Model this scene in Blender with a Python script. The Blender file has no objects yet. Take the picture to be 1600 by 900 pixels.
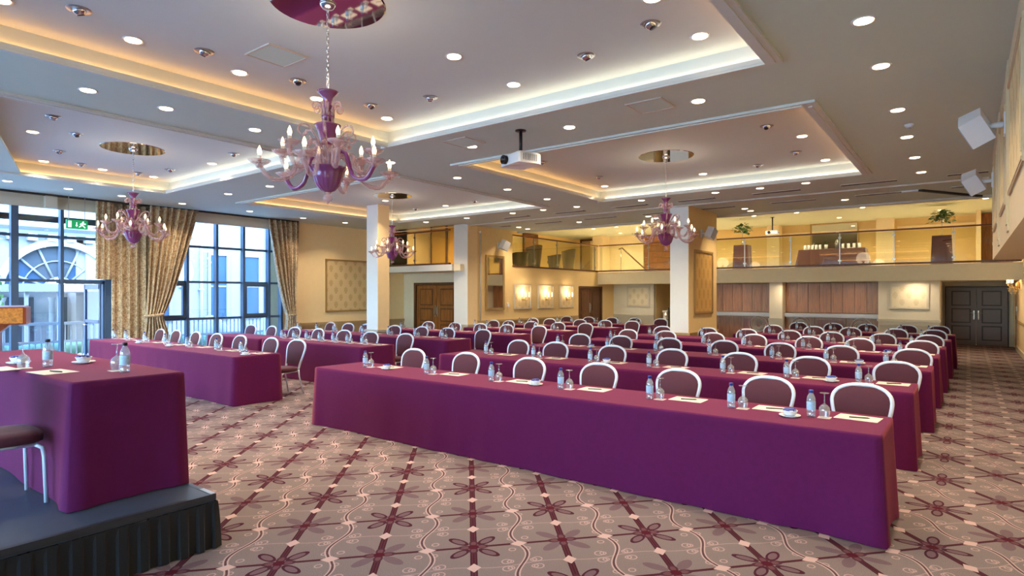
import bpy, math, random
from mathutils import Vector
random.seed(7)
PI = math.pi
sc = bpy.context.scene
COL = sc.collection

# ------------------------------------------------------------------ camera, world, sun, exposure
cam = bpy.data.cameras.new('camera')
cam.sensor_width = 36.0
cam.lens = 940.0 / 1600.0 * 36.0
cam.shift_y = 10.0 / 1600.0
cam.clip_end = 400
cam_o = bpy.data.objects.new('camera', cam)
COL.objects.link(cam_o)
cam_o.location = (0, 0, 1.7)
cam_o.rotation_euler = (PI / 2, 0, math.atan(712 / 940.0))
sc.camera = cam_o

world = bpy.data.worlds.new('world')
sc.world = world
world.use_nodes = True
wn = world.node_tree
wn.nodes.clear()
w_out = wn.nodes.new('ShaderNodeOutputWorld')
w_bg = wn.nodes.new('ShaderNodeBackground')
w_sky = wn.nodes.new('ShaderNodeTexSky')
w_sky.sky_type = 'NISHITA'
w_sky.sun_disc = False
w_sky.sun_elevation = math.radians(48)
w_sky.sun_rotation = math.radians(100)
w_sky.air_density = 1.3
w_sky.dust_density = 0.8
w_sky.ozone_density = 3.0
w_bg.inputs['Strength'].default_value = 3.6
wn.links.new(w_sky.outputs[0], w_bg.inputs['Color'])
wn.links.new(w_bg.outputs[0], w_out.inputs['Surface'])

sun = bpy.data.lights.new('sun', 'SUN')
sun.energy = 1.6
sun.angle = math.radians(1.0)
sun.color = (1.0, 0.95, 0.88)
sun_o = bpy.data.objects.new('sun', sun)
COL.objects.link(sun_o)
sun_o.rotation_euler = (math.radians(10), math.radians(38), 0)   # from high on the +X side, onto the courtyard facade

sc.view_settings.view_transform = 'Standard'
sc.view_settings.look = 'None'
sc.view_settings.gamma = 1.0
sc.view_settings.use_curve_mapping = False
sc.view_settings.exposure = 0.34

def portal(name, loc, rot, sx, sy):
    l = bpy.data.lights.new(name, 'AREA')
    l.shape = 'RECTANGLE'; l.size = sx; l.size_y = sy
    l.cycles.is_portal = True
    o = bpy.data.objects.new(name, l); COL.objects.link(o)
    o.location = loc; o.rotation_euler = rot
portal('window_portal', (-15.62, -0.5, 1.9), (0, -PI / 2, 0), 3.6, 20.4)
portal('window_portal', (-8.0, -6.12, 1.9), (-PI / 2, 0, 0), 14.0, 3.6)

LAMP_W = 13.5           # one recessed ceiling lamp
LAMP_COL = (1.0, 0.79, 0.55)
COVE_E = 7.5

# ------------------------------------------------------------------ colour and material helpers
def s2l(c):
    def f(v):
        v /= 255.0
        return v / 12.92 if v <= 0.04045 else ((v + 0.055) / 1.055) ** 2.4
    return (f(c[0]), f(c[1]), f(c[2]), 1.0)

class NT:
    def __init__(self, mat):
        self.t = mat.node_tree
    def new(self, kind, **kw):
        n = self.t.nodes.new(kind)
        for k, v in kw.items():
            setattr(n, k, v)
        return n
    def link(self, a, b):
        self.t.links.new(a, b)

class E:
    """a scalar socket with arithmetic, for writing patterns as formulas"""
    def __init__(self, nt, s): self.nt = nt; self.s = s
    def _op(self, op, o=None, o2=None):
        n = self.nt.new('ShaderNodeMath', operation=op)
        self.nt.link(self.s, n.inputs[0])
        for i, x in ((1, o), (2, o2)):
            if x is None: continue
            if isinstance(x, E): self.nt.link(x.s, n.inputs[i])
            else: n.inputs[i].default_value = x
        return E(self.nt, n.outputs[0])
    def __add__(self, o): return self._op('ADD', o)
    def __sub__(self, o): return self._op('SUBTRACT', o)
    def __mul__(self, o): return self._op('MULTIPLY', o)
    def __truediv__(self, o): return self._op('DIVIDE', o)
    def fract(self): return self._op('FRACT')
    def abs(self): return self._op('ABSOLUTE')
    def floor(self): return self._op('FLOOR')
    def round(self): return (self + 0.5).floor()
    def lt(self, o): return self._op('LESS_THAN', o)
    def gt(self, o): return self._op('GREATER_THAN', o)
    def min(self, o): return self._op('MINIMUM', o)
    def max(self, o): return self._op('MAXIMUM', o)
    def sin(self): return self._op('SINE')
    def cos(self): return self._op('COSINE')
    def sqrt(self): return self._op('SQRT')
    def inv(self): return self * -1.0 + 1.0

def mixc(nt, fac, a, b):
    n = nt.new('ShaderNodeMix', data_type='RGBA')
    nt.link(fac.s if isinstance(fac, E) else fac, n.inputs[0])
    for i, x in ((6, a), (7, b)):
        if isinstance(x, tuple): n.inputs[i].default_value = x
        else: nt.link(x, n.inputs[i])
    return n.outputs[2]

def base(name):
    m = bpy.data.materials.new(name)
    m.use_nodes = True
    nt = NT(m)
    p = m.node_tree.nodes['Principled BSDF']
    return m, nt, p

def noise(nt, scale, detail=3.0, vec=None, dist=0.0):
    n = nt.new('ShaderNodeTexNoise')
    n.inputs['Scale'].default_value = scale
    n.inputs['Detail'].default_value = detail
    n.inputs['Distortion'].default_value = dist
    if vec is None:
        tc = nt.new('ShaderNodeTexCoord')
        vec = tc.outputs['Object']
    nt.link(vec, n.inputs['Vector'])
    return n.outputs['Fac']

def scaled_coord(nt, s):
    tc = nt.new('ShaderNodeTexCoord')
    mp = nt.new('ShaderNodeMapping')
    mp.inputs['Scale'].default_value = s
    nt.link(tc.outputs['Object'], mp.inputs['Vector'])
    return mp.outputs['Vector']

def bump(nt, p, h, strength=0.2, dist=0.01):
    b = nt.new('ShaderNodeBump')
    b.inputs['Strength'].default_value = strength
    b.inputs['Distance'].default_value = dist
    nt.link(h, b.inputs['Height'])
    nt.link(b.outputs[0], p.inputs['Normal'])

def mat(name, rgb, rough=0.6, metal=0.0, vary=0.08, scale=8.0, bmp=0.0, bscale=60.0, sheen=0.0, spec=None, stretch=None, stint=None):
    m, nt, p = base(name)
    c = s2l(rgb)
    vec = scaled_coord(nt, stretch) if stretch else None
    f = noise(nt, scale, 4.0, vec)
    lo = tuple(x * (1 - vary) for x in c[:3]) + (1,)
    hi = tuple(min(1, x * (1 + vary)) for x in c[:3]) + (1,)
    nt.link(mixc(nt, f, lo, hi), p.inputs['Base Color'])
    p.inputs['Roughness'].default_value = rough
    p.inputs['Metallic'].default_value = metal
    if spec is not None: p.inputs['Specular IOR Level'].default_value = spec
    if sheen:
        p.inputs['Sheen Weight'].default_value = sheen
        p.inputs['Sheen Roughness'].default_value = 0.4
        if stint: p.inputs['Sheen Tint'].default_value = s2l(stint)
    if bmp: bump(nt, p, noise(nt, bscale, 2.0), bmp)
    return m

def wood(name, rgb, rough=0.35, along='Z', dark=0.55):
    m, nt, p = base(name)
    s = {'Z': (14, 14, 0.9), 'X': (0.9, 14, 14), 'Y': (14, 0.9, 14)}[along]
    f = noise(nt, 2.2, 6.0, scaled_coord(nt, s), 0.8)
    r = nt.new('ShaderNodeMapRange')
    nt.link(f, r.inputs[0]); r.inputs[1].default_value = 0.32; r.inputs[2].default_value = 0.68
    c = s2l(rgb)
    nt.link(mixc(nt, r.outputs[0], tuple(x * dark for x in c[:3]) + (1,), tuple(min(1, x * 1.2) for x in c[:3]) + (1,)), p.inputs['Base Color'])
    p.inputs['Roughness'].default_value = rough
    bump(nt, p, f, 0.08)
    return m

def emit(name, rgb, strength):
    m, nt, p = base(name)
    p.inputs['Base Color'].default_value = s2l(rgb)
    p.inputs['Emission Color'].default_value = s2l(rgb)
    f = noise(nt, 40.0)
    r = nt.new('ShaderNodeMapRange')
    nt.link(f, r.inputs[0]); r.inputs[3].default_value = strength * 0.95; r.inputs[4].default_value = strength * 1.05
    nt.link(r.outputs[0], p.inputs['Emission Strength'])
    return m

def clear_glass(name, tint=(1, 1, 1), gloss=0.12, rough=0.02, haze=0.0):
    m = bpy.data.materials.new(name); m.use_nodes = True
    nt = NT(m); m.node_tree.nodes.clear()
    out = nt.new('ShaderNodeOutputMaterial')
    tr = nt.new('ShaderNodeBsdfTransparent'); tr.inputs[0].default_value = tint + (1,)
    gl = nt.new('ShaderNodeBsdfGlossy'); gl.inputs['Roughness'].default_value = rough
    fr = nt.new('ShaderNodeLayerWeight'); fr.inputs[0].default_value = 0.5
    pw = nt.new('ShaderNodeMath', operation='POWER'); pw.inputs[1].default_value = 4.0
    nt.link(fr.outputs['Facing'], pw.inputs[0])
    n = nt.new('ShaderNodeMath', operation='MULTIPLY_ADD')       # Schlick-like reflectance, the same from both sides
    n.inputs[1].default_value = 0.8; n.inputs[2].default_value = 0.03 + gloss * 0.3
    nt.link(pw.outputs[0], n.inputs[0])
    mx = nt.new('ShaderNodeMixShader')
    nt.link(n.outputs[0], mx.inputs[0]); nt.link(tr.outputs[0], mx.inputs[1]); nt.link(gl.outputs[0], mx.inputs[2])
    last = mx.outputs[0]
    if haze:
        df = nt.new('ShaderNodeBsdfDiffuse'); df.inputs[0].default_value = (0.85, 0.9, 0.95, 1)
        m2 = nt.new('ShaderNodeMixShader'); 
        hz = noise(nt, 30.0)
        r = nt.new('ShaderNodeMapRange'); nt.link(hz, r.inputs[0]); r.inputs[3].default_value = haze * 0.6; r.inputs[4].default_value = haze * 1.4
        nt.link(r.outputs[0], m2.inputs[0]); nt.link(last, m2.inputs[1]); nt.link(df.outputs[0], m2.inputs[2])
        last = m2.outputs[0]
    nt.link(last, out.inputs[0])
    return m

def carpet_material():
    m, nt, p = base('patterned_carpet')
    tc = nt.new('ShaderNodeTexCoord')
    sp = nt.new('ShaderNodeSeparateXYZ'); nt.link(tc.outputs['Object'], sp.inputs[0])
    x = E(nt, sp.outputs[0]); y = E(nt, sp.outputs[1])
    SX, SY = 0.82, 0.93
    u = (x + 3.47) / SX; v = (y - 3.07) / SY
    a = u + v; b = u - v
    ia = a.round(); ib = b.round()
    da = a - ia; db = b - ib
    fa = da.abs(); fb = db.abs()
    dx = ((da + db) * (0.5 * SX)); dy = ((da - db) * (0.5 * SY))
    par = ((ia + ib) * 0.5).fract().gt(0.25)          # 1 on the pale flowers
    adx = dx.abs(); ady = dy.abs()
    mx = adx.max(ady); mn = adx.min(ady)
    r = (dx * dx + dy * dy).sqrt()
    pe = (((mx - 0.135) / 0.085) * ((mx - 0.135) / 0.085) + (mn / 0.038) * (mn / 0.038)).sqrt()
    petal = pe.lt(1.0); petal_rim = (pe - 0.84).abs().lt(0.17)
    # small inner petals along the bands, and the centre
    k = 1.626
    la = fa / k; lb = fb / k                           # metres from the two families of bands
    lm = la.min(lb); lM = la.max(lb)
    ip = (((lM - 0.055) / 0.05) * ((lM - 0.055) / 0.05) + (lm / 0.03) * (lm / 0.03)).sqrt()
    inner = ip.lt(1.0); inner_rim = (ip - 0.8).abs().lt(0.22)
    heart = r.lt(0.035)
    band = (la.lt(0.023) * lb.lt(0.29)).max(lb.lt(0.014) * la.lt(0.29))
    stripe = (lm - 0.009).abs().lt(0.0035)
    # pale tulips at mid edge
    ss = (lM * -1.0 + 0.3075).abs()
    tul = (lm / 0.045 + ss / 0.06).lt(1.0)
    # scrolls: double wavy lines half way between the broad bands, with curls at the cell centres
    ca = (a.fract() - 0.5) / k; cb = (b.fract() - 0.5) / k
    d1 = (ca - (b * (2 * PI)).sin() * 0.045).abs(); d2 = (cb - (a * (2 * PI)).sin() * 0.02).abs()
    sc_l = (d1 - 0.013).abs().lt(0.005); sc_d = d1.lt(0.007)
    sc2 = d2.lt(0.004)
    aca = ca.abs(); acb = cb.abs()
    def curl_at(p, q, r_):
        x_ = aca - p; y_ = acb - q
        return ((x_ * x_ + y_ * y_).sqrt() - r_).abs().lt(0.0045)
    curl = curl_at(0.075, 0.045, 0.020).max(curl_at(0.10, 0.05, 0.030)).max(curl_at(0.05, 0.22, 0.022))
    weave = noise(nt, 190.0, 3.0, tc.outputs['Object'])
    big = noise(nt, 1.2, 3.0, tc.outputs['Object'])
    fld = mixc(nt, weave, s2l((62, 55, 54)), s2l((154, 142, 140)))
    fld = mixc(nt, big, fld, mixc(nt, weave, s2l((70, 58, 59)), s2l((150, 134, 134))))
    c = mixc(nt, curl * 0.7, fld, s2l((176, 150, 146)))
    c = mixc(nt, sc2 * 0.55, c, s2l((176, 150, 146)))
    c = mixc(nt, sc_d * 0.85, c, s2l((72, 44, 48)))
    c = mixc(nt, sc_l * 0.9, c, s2l((176, 152, 149)))
    c = mixc(nt, band, c, s2l((62, 24, 36)))
    c = mixc(nt, band * stripe * 0.45, c, s2l((96, 56, 62)))
    dark = par.inv()
    c = mixc(nt, petal * 0.55 * (weave_gt(nt, weave)), c, s2l((86, 58, 72)))
    c = mixc(nt, petal * dark * 0.3, c, s2l((104, 76, 84)))
    c = mixc(nt, petal_rim * dark, c, s2l((66, 28, 42)))
    c = mixc(nt, inner * 0.7, c, s2l((104, 72, 78)))
    c = mixc(nt, inner_rim * 0.85, c, s2l((66, 30, 44)))
    c = mixc(nt, heart, c, s2l((74, 20, 34)))
    c = mixc(nt, tul, c, s2l((182, 156, 152)))
    nt.link(c, p.inputs['Base Color'])
    p.inputs['Roughness'].default_value = 0.95
    p.inputs['Specular IOR Level'].default_value = 0.1
    bump(nt, p, weave, 0.35, 0.004)
    return m
def weave_gt(nt, w):
    return E(nt, w).gt(0.35)

def damask_material(name, ground, figure, px=0.36, pz=0.44, axes='XZ'):
    m, nt, p = base(name)
    tc = nt.new('ShaderNodeTexCoord')
    sp = nt.new('ShaderNodeSeparateXYZ'); nt.link(tc.outputs['Object'], sp.inputs[0])
    idx = {'X': 0, 'Y': 1, 'Z': 2}
    x = E(nt, sp.outputs[idx[axes[0]]]) / px; z = E(nt, sp.outputs[idx[axes[1]]]) / pz
    a = x + z; b = x - z
    da = a - a.round(); db = b - b.round()
    dx = (da + db) * 0.5; dz = (da - db) * 0.5
    r2 = dx * dx * 1.6 + dz * dz
    w = ((dx.abs() * 46.0).cos() * 0.012) + ((dz * 40.0).sin() * 0.010)
    fig = (r2 + w).lt(0.055)
    vein = ((dx.abs() * 60.0 + dz * 34.0).sin()).gt(0.35)
    og = (da.abs().min(db.abs()) + (dx * 30.0).sin() * 0.0).lt(0.0)
    n = noise(nt, 90.0)
    c = mixc(nt, n, tuple(v * 0.94 for v in s2l(ground)[:3]) + (1,), s2l(ground))
    c = mixc(nt, fig * (vein * 0.6 + 0.4), c, s2l(figure))
    nt.link(c, p.inputs['Base Color'])
    p.inputs['Roughness'].default_value = 0.6
    return m

# ------------------------------------------------------------------ mesh builder
class MB:
    def __init__(self): self.v = []; self.f = []; self.s = []; self.mi = []; self.cur = 0
    def face(self, idx, smooth=False):
        self.f.append(idx); self.s.append(smooth); self.mi.append(self.cur)
    def box(self, x0, y0, z0, x1, y1, z1):
        if x0 > x1: x0, x1 = x1, x0
        if y0 > y1: y0, y1 = y1, y0
        if z0 > z1: z0, z1 = z1, z0
        n = len(self.v)
        self.v += [(x0, y0, z0), (x1, y0, z0), (x1, y1, z0), (x0, y1, z0), (x0, y0, z1), (x1, y0, z1), (x1, y1, z1), (x0, y1, z1)]
        for q in ((0, 3, 2, 1), (4, 5, 6, 7), (0, 1, 5, 4), (1, 2, 6, 5), (2, 3, 7, 6), (3, 0, 4, 7)):
            self.face([n + i for i in q])
        return self
    def rbox(self, x0, y0, z0, x1, y1, z1, c=0.01):
        """box with chamfered vertical and top edges"""
        pts = []
        for k, (z, i) in enumerate(((z0, 0.0), (z1 - c, 0.0), (z1, c))):
            xa, xb, ya, yb = x0 + i, x1 - i, y0 + i, y1 - i
            pts.append([(xa + c, ya, z), (xb - c, ya, z), (xb, ya + c, z), (xb, yb - c, z), (xb - c, yb, z), (xa + c, yb, z), (xa, yb - c, z), (xa, ya + c, z)])
        n = len(self.v)
        for r in pts: self.v += r
        for k in range(2):
            for i in range(8):
                j = (i + 1) % 8
                self.face([n + k * 8 + i, n + k * 8 + j, n + k * 8 + 8 + j, n + k * 8 + 8 + i])
        self.face([n + 7 - i for i in range(8)]); self.face([n + 16 + i for i in range(8)])
        return self
    def lathe(self, prof, n=16, cx=0, cy=0, cz=0, smooth=True):
        s = len(self.v)
        rings = []
        for r, z in prof:
            if r < 1e-5:
                rings.append([len(self.v)]); self.v.append((cx, cy, cz + z))
            else:
                rings.append(list(range(len(self.v), len(self.v) + n)))
                for i in range(n):
                    t = 2 * PI * i / n
                    self.v.append((cx + r * math.cos(t), cy + r * math.sin(t), cz + z))
        for A, B in zip(rings, rings[1:]):
            for i in range(n):
                j = (i + 1) % n
                if len(A) == 1 and len(B) == 1: continue
                if len(A) == 1: self.face([A[0], B[j], B[i]], smooth)
                elif len(B) == 1: self.face([A[i], A[j], B[0]], smooth)
                else: self.face([A[i], A[j], B[j], B[i]], smooth)
        return self
    def tube(self, pts, r, n=8, closed=False, cap=True, flat=1.0):
        P = [Vector(p) for p in pts]
        rr = r if isinstance(r, (list, tuple)) else [r] * len(P)
        m = len(P)
        T = []
        for i in range(m):
            a = P[(i - 1) % m] if (closed or i > 0) else P[i]
            b = P[(i + 1) % m] if (closed or i < m - 1) else P[i]
            t = (b - a)
            T.append(t.normalized() if t.length > 1e-9 else Vector((0, 0, 1)))
        up = Vector((0, 0, 1)) if abs(T[0].z) < 0.9 else Vector((1, 0, 0))
        nrm = (up - T[0] * up.dot(T[0])).normalized()
        s = len(self.v)
        for i in range(m):
            nrm = (nrm - T[i] * nrm.dot(T[i]))
            nrm = nrm.normalized() if nrm.length > 1e-9 else T[i].orthogonal().normalized()
            bi = T[i].cross(nrm)
            for k in range(n):
                t = 2 * PI * k / n
                q = P[i] + nrm * (math.cos(t) * rr[i]) + bi * (math.sin(t) * rr[i] * flat)
                self.v.append(tuple(q))
        L = m if closed else m - 1
        for i in range(L):
            for k in range(n):
                a = s + i * n + k; b = s + i * n + (k + 1) % n
                c = s + ((i + 1) % m) * n + (k + 1) % n; d = s + ((i + 1) % m) * n + k
                self.face([a, b, c, d], True)
        if cap and not closed:
            self.face([s + n - 1 - k for k in range(n)]); self.face([s + (m - 1) * n + k for k in range(n)])
        return self
    def prism(self, pts, z0, z1):
        n = len(self.v); m = len(pts)
        self.v += [(p[0], p[1], z0) for p in pts] + [(p[0], p[1], z1) for p in pts]
        self.face([n + m - 1 - i for i in range(m)]); self.face([n + m + i for i in range(m)])
        for i in range(m):
            j = (i + 1) % m
            self.face([n + i, n + j, n + m + j, n + m + i])
        return self
    def prism_axis(self, pts, a0, a1, axis):
        """prism of a 2-d outline: axis 'X' takes (y,z), axis 'Y' takes (x,z)"""
        n = len(self.v); m = len(pts)
        for a in (a0, a1):
            for p in pts:
                self.v.append((a, p[0], p[1]) if axis == 'X' else (p[0], a, p[1]))
        self.face([n + i for i in range(m)]); self.face([n + m + m - 1 - i for i in range(m)])
        for i in range(m):
            j = (i + 1) % m
            self.face([n + i, n + m + i, n + m + j, n + j])
        return self
    def grid(self, fn, nu, nv, smooth=True, closed_u=False):
        s = len(self.v)
        for j in range(nv + 1):
            for i in range(nu + (0 if closed_u else 1)):
                self.v.append(tuple(fn(i / nu, j / nv)))
        w = nu + (0 if closed_u else 1)
        for j in range(nv):
            for i in range(nu):
                i2 = (i + 1) % w
                self.face([s + j * w + i, s + j * w + i2, s + (j + 1) * w + i2, s + (j + 1) * w + i], smooth)
        return self
    def sphere(self, c, r, n=10, m=6, sz=1.0):
        return self.lathe([(r * math.sin(PI * i / m), -r * sz * math.cos(PI * i / m)) for i in range(m + 1)], n, *c)
    def mesh(self, name, mats):
        me = bpy.data.meshes.new(name)
        me.from_pydata(self.v, [], self.f)
        me.polygons.foreach_set('use_smooth', self.s)
        for mm in (mats if isinstance(mats, (list, tuple)) else [mats]): me.materials.append(mm)
        if any(self.mi): me.polygons.foreach_set('material_index', self.mi)
        me.update()
        return me
    def build(self, name, mats, parent=None, loc=None):
        o = bpy.data.objects.new(name, self.mesh(name, mats))
        COL.objects.link(o)
        if parent is not None: o.parent = parent
        if loc is not None: o.location = loc
        return o

def box(*a): return MB().box(*a)

def tag(o, label=None, cat=None, group=None, kind=None):
    if label: o['label'] = label
    if cat: o['category'] = cat
    if group: o['group'] = group
    if kind: o['kind'] = kind
    return o
def thing(name, label, cat, loc=(0, 0, 0), rz=0.0, group=None):
    o = bpy.data.objects.new(name, None); COL.objects.link(o)
    o.empty_display_size = 0.1
    o.location = loc; o.rotation_euler = (0, 0, rz)
    return tag(o, label, cat, group)
def struct(name, mb, m, parent=None):
    o = mb.build(name, m, parent)
    if parent is None: o['kind'] = 'structure'
    return o
def struct_empty(name, loc=(0, 0, 0)):
    o = bpy.data.objects.new(name, None); COL.objects.link(o); o.location = loc; o.empty_display_size = 0.1
    o['kind'] = 'structure'
    return o
KIDS = {}
def kids(o):
    """children of a finished prototype, looked up once"""
    if o.name not in KIDS: KIDS[o.name] = list(o.children)
    return KIDS[o.name]
def dup(root, loc, rz=None, label=None, group=None, deep=True):
    r = root.copy(); COL.objects.link(r); r.location = loc
    if rz is not None: r.rotation_euler = (0, 0, rz)
    if label: r['label'] = label
    if group: r['group'] = group
    if deep:
        for ch in kids(root):
            c = ch.copy(); COL.objects.link(c); c.parent = r
            for g in kids(ch):
                d = g.copy(); COL.objects.link(d); d.parent = c
    return r
def instance(name, me, parent=None, loc=(0, 0, 0), rz=0.0, rot=None, scale=None):
    o = bpy.data.objects.new(name, me); COL.objects.link(o)
    if parent is not None: o.parent = parent
    o.location = loc; o.rotation_euler = rot if rot else (0, 0, rz)
    if scale: o.scale = scale
    return o
ORD = ['zeroth', 'first', 'second', 'third', 'fourth', 'fifth', 'sixth', 'seventh', 'eighth', 'ninth', 'tenth', 'eleventh', 'twelfth', 'thirteenth', 'fourteenth']

# ------------------------------------------------------------------ materials
M_carpet = carpet_material()
M_ceil = mat('ceiling_paint', (205, 217, 200), 0.8, vary=0.02)
M_gal = mat('gallery_front_paint', (206, 186, 150), 0.75, vary=0.04)
M_cream = mat('cream_wall', (248, 230, 194), 0.75, vary=0.04)
M_ochre = mat('ochre_wall', (234, 204, 144), 0.75, vary=0.04)
M_tan = mat('tan_wall', (246, 220, 170), 0.75, vary=0.04)
M_pale = mat('pale_wall', (222, 212, 190), 0.75, vary=0.03)
M_white = mat('white_paint', (232, 230, 224), 0.6, vary=0.02)
M_trimw = mat('moulding_paint', (206, 196, 178), 0.6, vary=0.03)
M_dado = mat('dado_paint', (186, 158, 112), 0.7, vary=0.05)
M_dadop = mat('dado_pale', (196, 186, 164), 0.7, vary=0.05)
M_gold = mat('gilded_moulding', (178, 146, 92), 0.45, metal=0.35, vary=0.1)
M_cloth = mat('plum_cloth', (92, 20, 70), 0.8, vary=0.10, scale=26.0, bmp=0.25, bscale=380.0, spec=0.15, sheen=0.36, stint=(255, 140, 128))
M_fab = mat('burgundy_upholstery', (78, 28, 44), 0.8, vary=0.12, scale=40.0, bmp=0.2, bscale=300.0, sheen=0.2)
M_frame = mat('silver_chair_frame', (214, 222, 236), 0.35, metal=0.2, vary=0.04)
M_chrome = mat('chrome', (210, 210, 212), 0.12, metal=1.0, vary=0.03)
M_steel = mat('brushed_steel', (176, 176, 174), 0.3, metal=1.0, vary=0.05)
M_mull = mat('blue_grey_frame', (70, 92, 118), 0.4, metal=0.2, vary=0.08)
M_wood = wood('walnut_panel', (160, 104, 64))
M_wood2 = wood('oak_door', (158, 98, 44), 0.4)
M_woodr = wood('redwood_lectern', (150, 66, 34), 0.3)
M_woodg = wood('golden_wood', (196, 126, 56), 0.3, 'Y')
M_woodd = wood('dark_wood', (104, 64, 36), 0.4)
M_woodh = wood('handrail_wood', (120, 70, 34), 0.35, 'X')
M_slate = mat('slate_door_paint', (112, 100, 104), 0.45, vary=0.06)
M_slate2 = mat('slate_door_groove', (50, 45, 47), 0.5, vary=0.06)
M_counter = mat('grey_counter', (178, 176, 184), 0.3, vary=0.04)
M_black = mat('black_cloth', (13, 14, 18), 0.8, vary=0.2, scale=20, bmp=0.1, bscale=120, sheen=0.15)
M_stage = mat('blue_grey_stage_top', (62, 72, 84), 0.45, vary=0.12, scale=12)
M_alu = mat('aluminium_edge', (168, 168, 166), 0.35, metal=0.8, vary=0.05)
M_drape = mat('dark_plum_drape', (74, 32, 34), 0.7, vary=0.1, scale=18, sheen=0.2)
M_leather = mat('dark_leather', (44, 38, 34), 0.35, vary=0.15)
M_paper = mat('notepaper', (220, 208, 194), 0.8, vary=0.02)
M_pen = mat('black_pen', (18, 18, 22), 0.4, vary=0.1)
M_china = mat('white_china', (236, 238, 242), 0.2, vary=0.02)
M_mint = mat('blue_mint_wrapper', (46, 70, 150), 0.35, vary=0.25, scale=90)
M_cap = mat('blue_bottle_cap', (24, 52, 140), 0.35, vary=0.08)
M_capd = mat('dark_bottle_cap', (20, 24, 36), 0.35, vary=0.08)
M_lab = mat('blue_white_bottle_label', (170, 198, 226), 0.4, vary=0.35, scale=60)
M_leaf = mat('green_leaf', (58, 96, 40), 0.5, vary=0.3, scale=20)
M_plast = mat('white_plastic', (222, 224, 228), 0.35, vary=0.02)
M_plastg = mat('grey_plastic', (150, 154, 160), 0.4, vary=0.04)
M_dark = mat('black_plastic', (24, 24, 26), 0.4, vary=0.1)
M_slot = mat('dark_slot', (52, 46, 42), 0.8, vary=0.1)
M_mirror = mat('mirror_silver', (225, 222, 214), 0.03, metal=1.0, vary=0.01)
M_green = emit('exit_sign_green', (20, 150, 90), 0.55)
M_signw = emit('exit_sign_white', (235, 255, 245), 1.0)
M_lens = emit('lamp_lens', (255, 226, 180), 9.0)
M_flame = emit('candle_bulb', (255, 222, 170), 5.0)
M_candle = mat('candle_sleeve', (236, 226, 214), 0.5, vary=0.02)
M_strip = emit('cove_strip', (255, 188, 122), COVE_E)
M_mould = mat('ceiling_moulding', (214, 216, 206), 0.6, vary=0.03)
M_recess = mat('recess_paint', (209, 214, 206), 0.7, vary=0.02)
M_stripc = emit('cove_strip_pale', (255, 238, 224), COVE_E)
M_pane = clear_glass('window_glass', (0.76, 0.89, 1.0), 0.10)
M_rail = clear_glass('balustrade_glass', (0.90, 0.93, 0.84), 0.16)
M_bottle = clear_glass('bottle_plastic', (0.92, 0.95, 0.98), 0.5, 0.05, 0.16)
M_wine = clear_glass('wine_glass', (0.97, 0.97, 0.98), 0.5, 0.03, 0.07)
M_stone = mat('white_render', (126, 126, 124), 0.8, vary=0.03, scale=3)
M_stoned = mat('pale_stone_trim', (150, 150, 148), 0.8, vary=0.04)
M_blueg = mat('blue_window_pane', (42, 68, 90), 0.1, vary=0.25, scale=2, spec=0.8)
M_greyg = mat('grey_fanlight_pane', (62, 70, 76), 0.15, vary=0.25, scale=2)
M_pave = mat('terrace_paving', (206, 206, 202), 0.8, vary=0.05, scale=3)
M_hedge = mat('hedge_green', (92, 120, 96), 0.8, vary=0.35, scale=30, bmp=0.6, bscale=40)
M_amber = mat('amber_curtain', (186, 140, 56), 0.7, vary=0.12, scale=30)
M_damask = damask_material('damask_paper', (222, 198, 150), (190, 160, 108), axes='YZ')
M_damaskx = damask_material('damask_paper_front', (226, 214, 184), (200, 184, 148), axes='XZ')
M_damaskg = damask_material('gilt_damask', (206, 164, 92), (176, 130, 62), 0.3, 0.5, axes='YZ')

def purple_glass(name, rgb, alpha):
    m, nt, p = base(name)
    n = noise(nt, 14.0)
    c = s2l(rgb)
    nt.link(mixc(nt, n, tuple(x * 0.75 for x in c[:3]) + (1,), c), p.inputs['Base Color'])
    p.inputs['Roughness'].default_value = 0.1
    p.inputs['Specular IOR Level'].default_value = 0.9
    p.inputs['Alpha'].default_value = alpha
    p.inputs['Coat Weight'].default_value = 0.4
    return m
M_amet = purple_glass('amethyst_glass', (150, 62, 124), 0.84)
M_pink = purple_glass('pink_glass', (232, 180, 182), 0.44)

def curtain_material():
    m, nt, p = base('gold_brown_curtain')
    f = noise(nt, 26.0, 5.0, scaled_coord(nt, (1, 1, 0.8)), 1.2)
    r = nt.new('ShaderNodeMapRange'); nt.link(f, r.inputs[0]); r.inputs[1].default_value = 0.42; r.inputs[2].default_value = 0.58
    nt.link(mixc(nt, r.outputs[0], s2l((146, 120, 88)), s2l((204, 182, 146))), p.inputs['Base Color'])
    p.inputs['Roughness'].default_value = 0.65
    p.inputs['Sheen Weight'].default_value = 0.3
    bump(nt, p, f, 0.15)
    return m
M_curt = curtain_material()

# ------------------------------------------------------------------ room shell
ZC, ZU, ZM = 3.78, 4.00, 4.40        # lower ceiling, raised cove ceiling, mezzanine ceiling
XL, XR, XF = -15.4, 1.19, 0.29       # window wall, right wall, gallery fascia
struct('floor', box(-16.2, -6.2, -0.12, 1.4, 25.6, 0.0), M_carpet)

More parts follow.
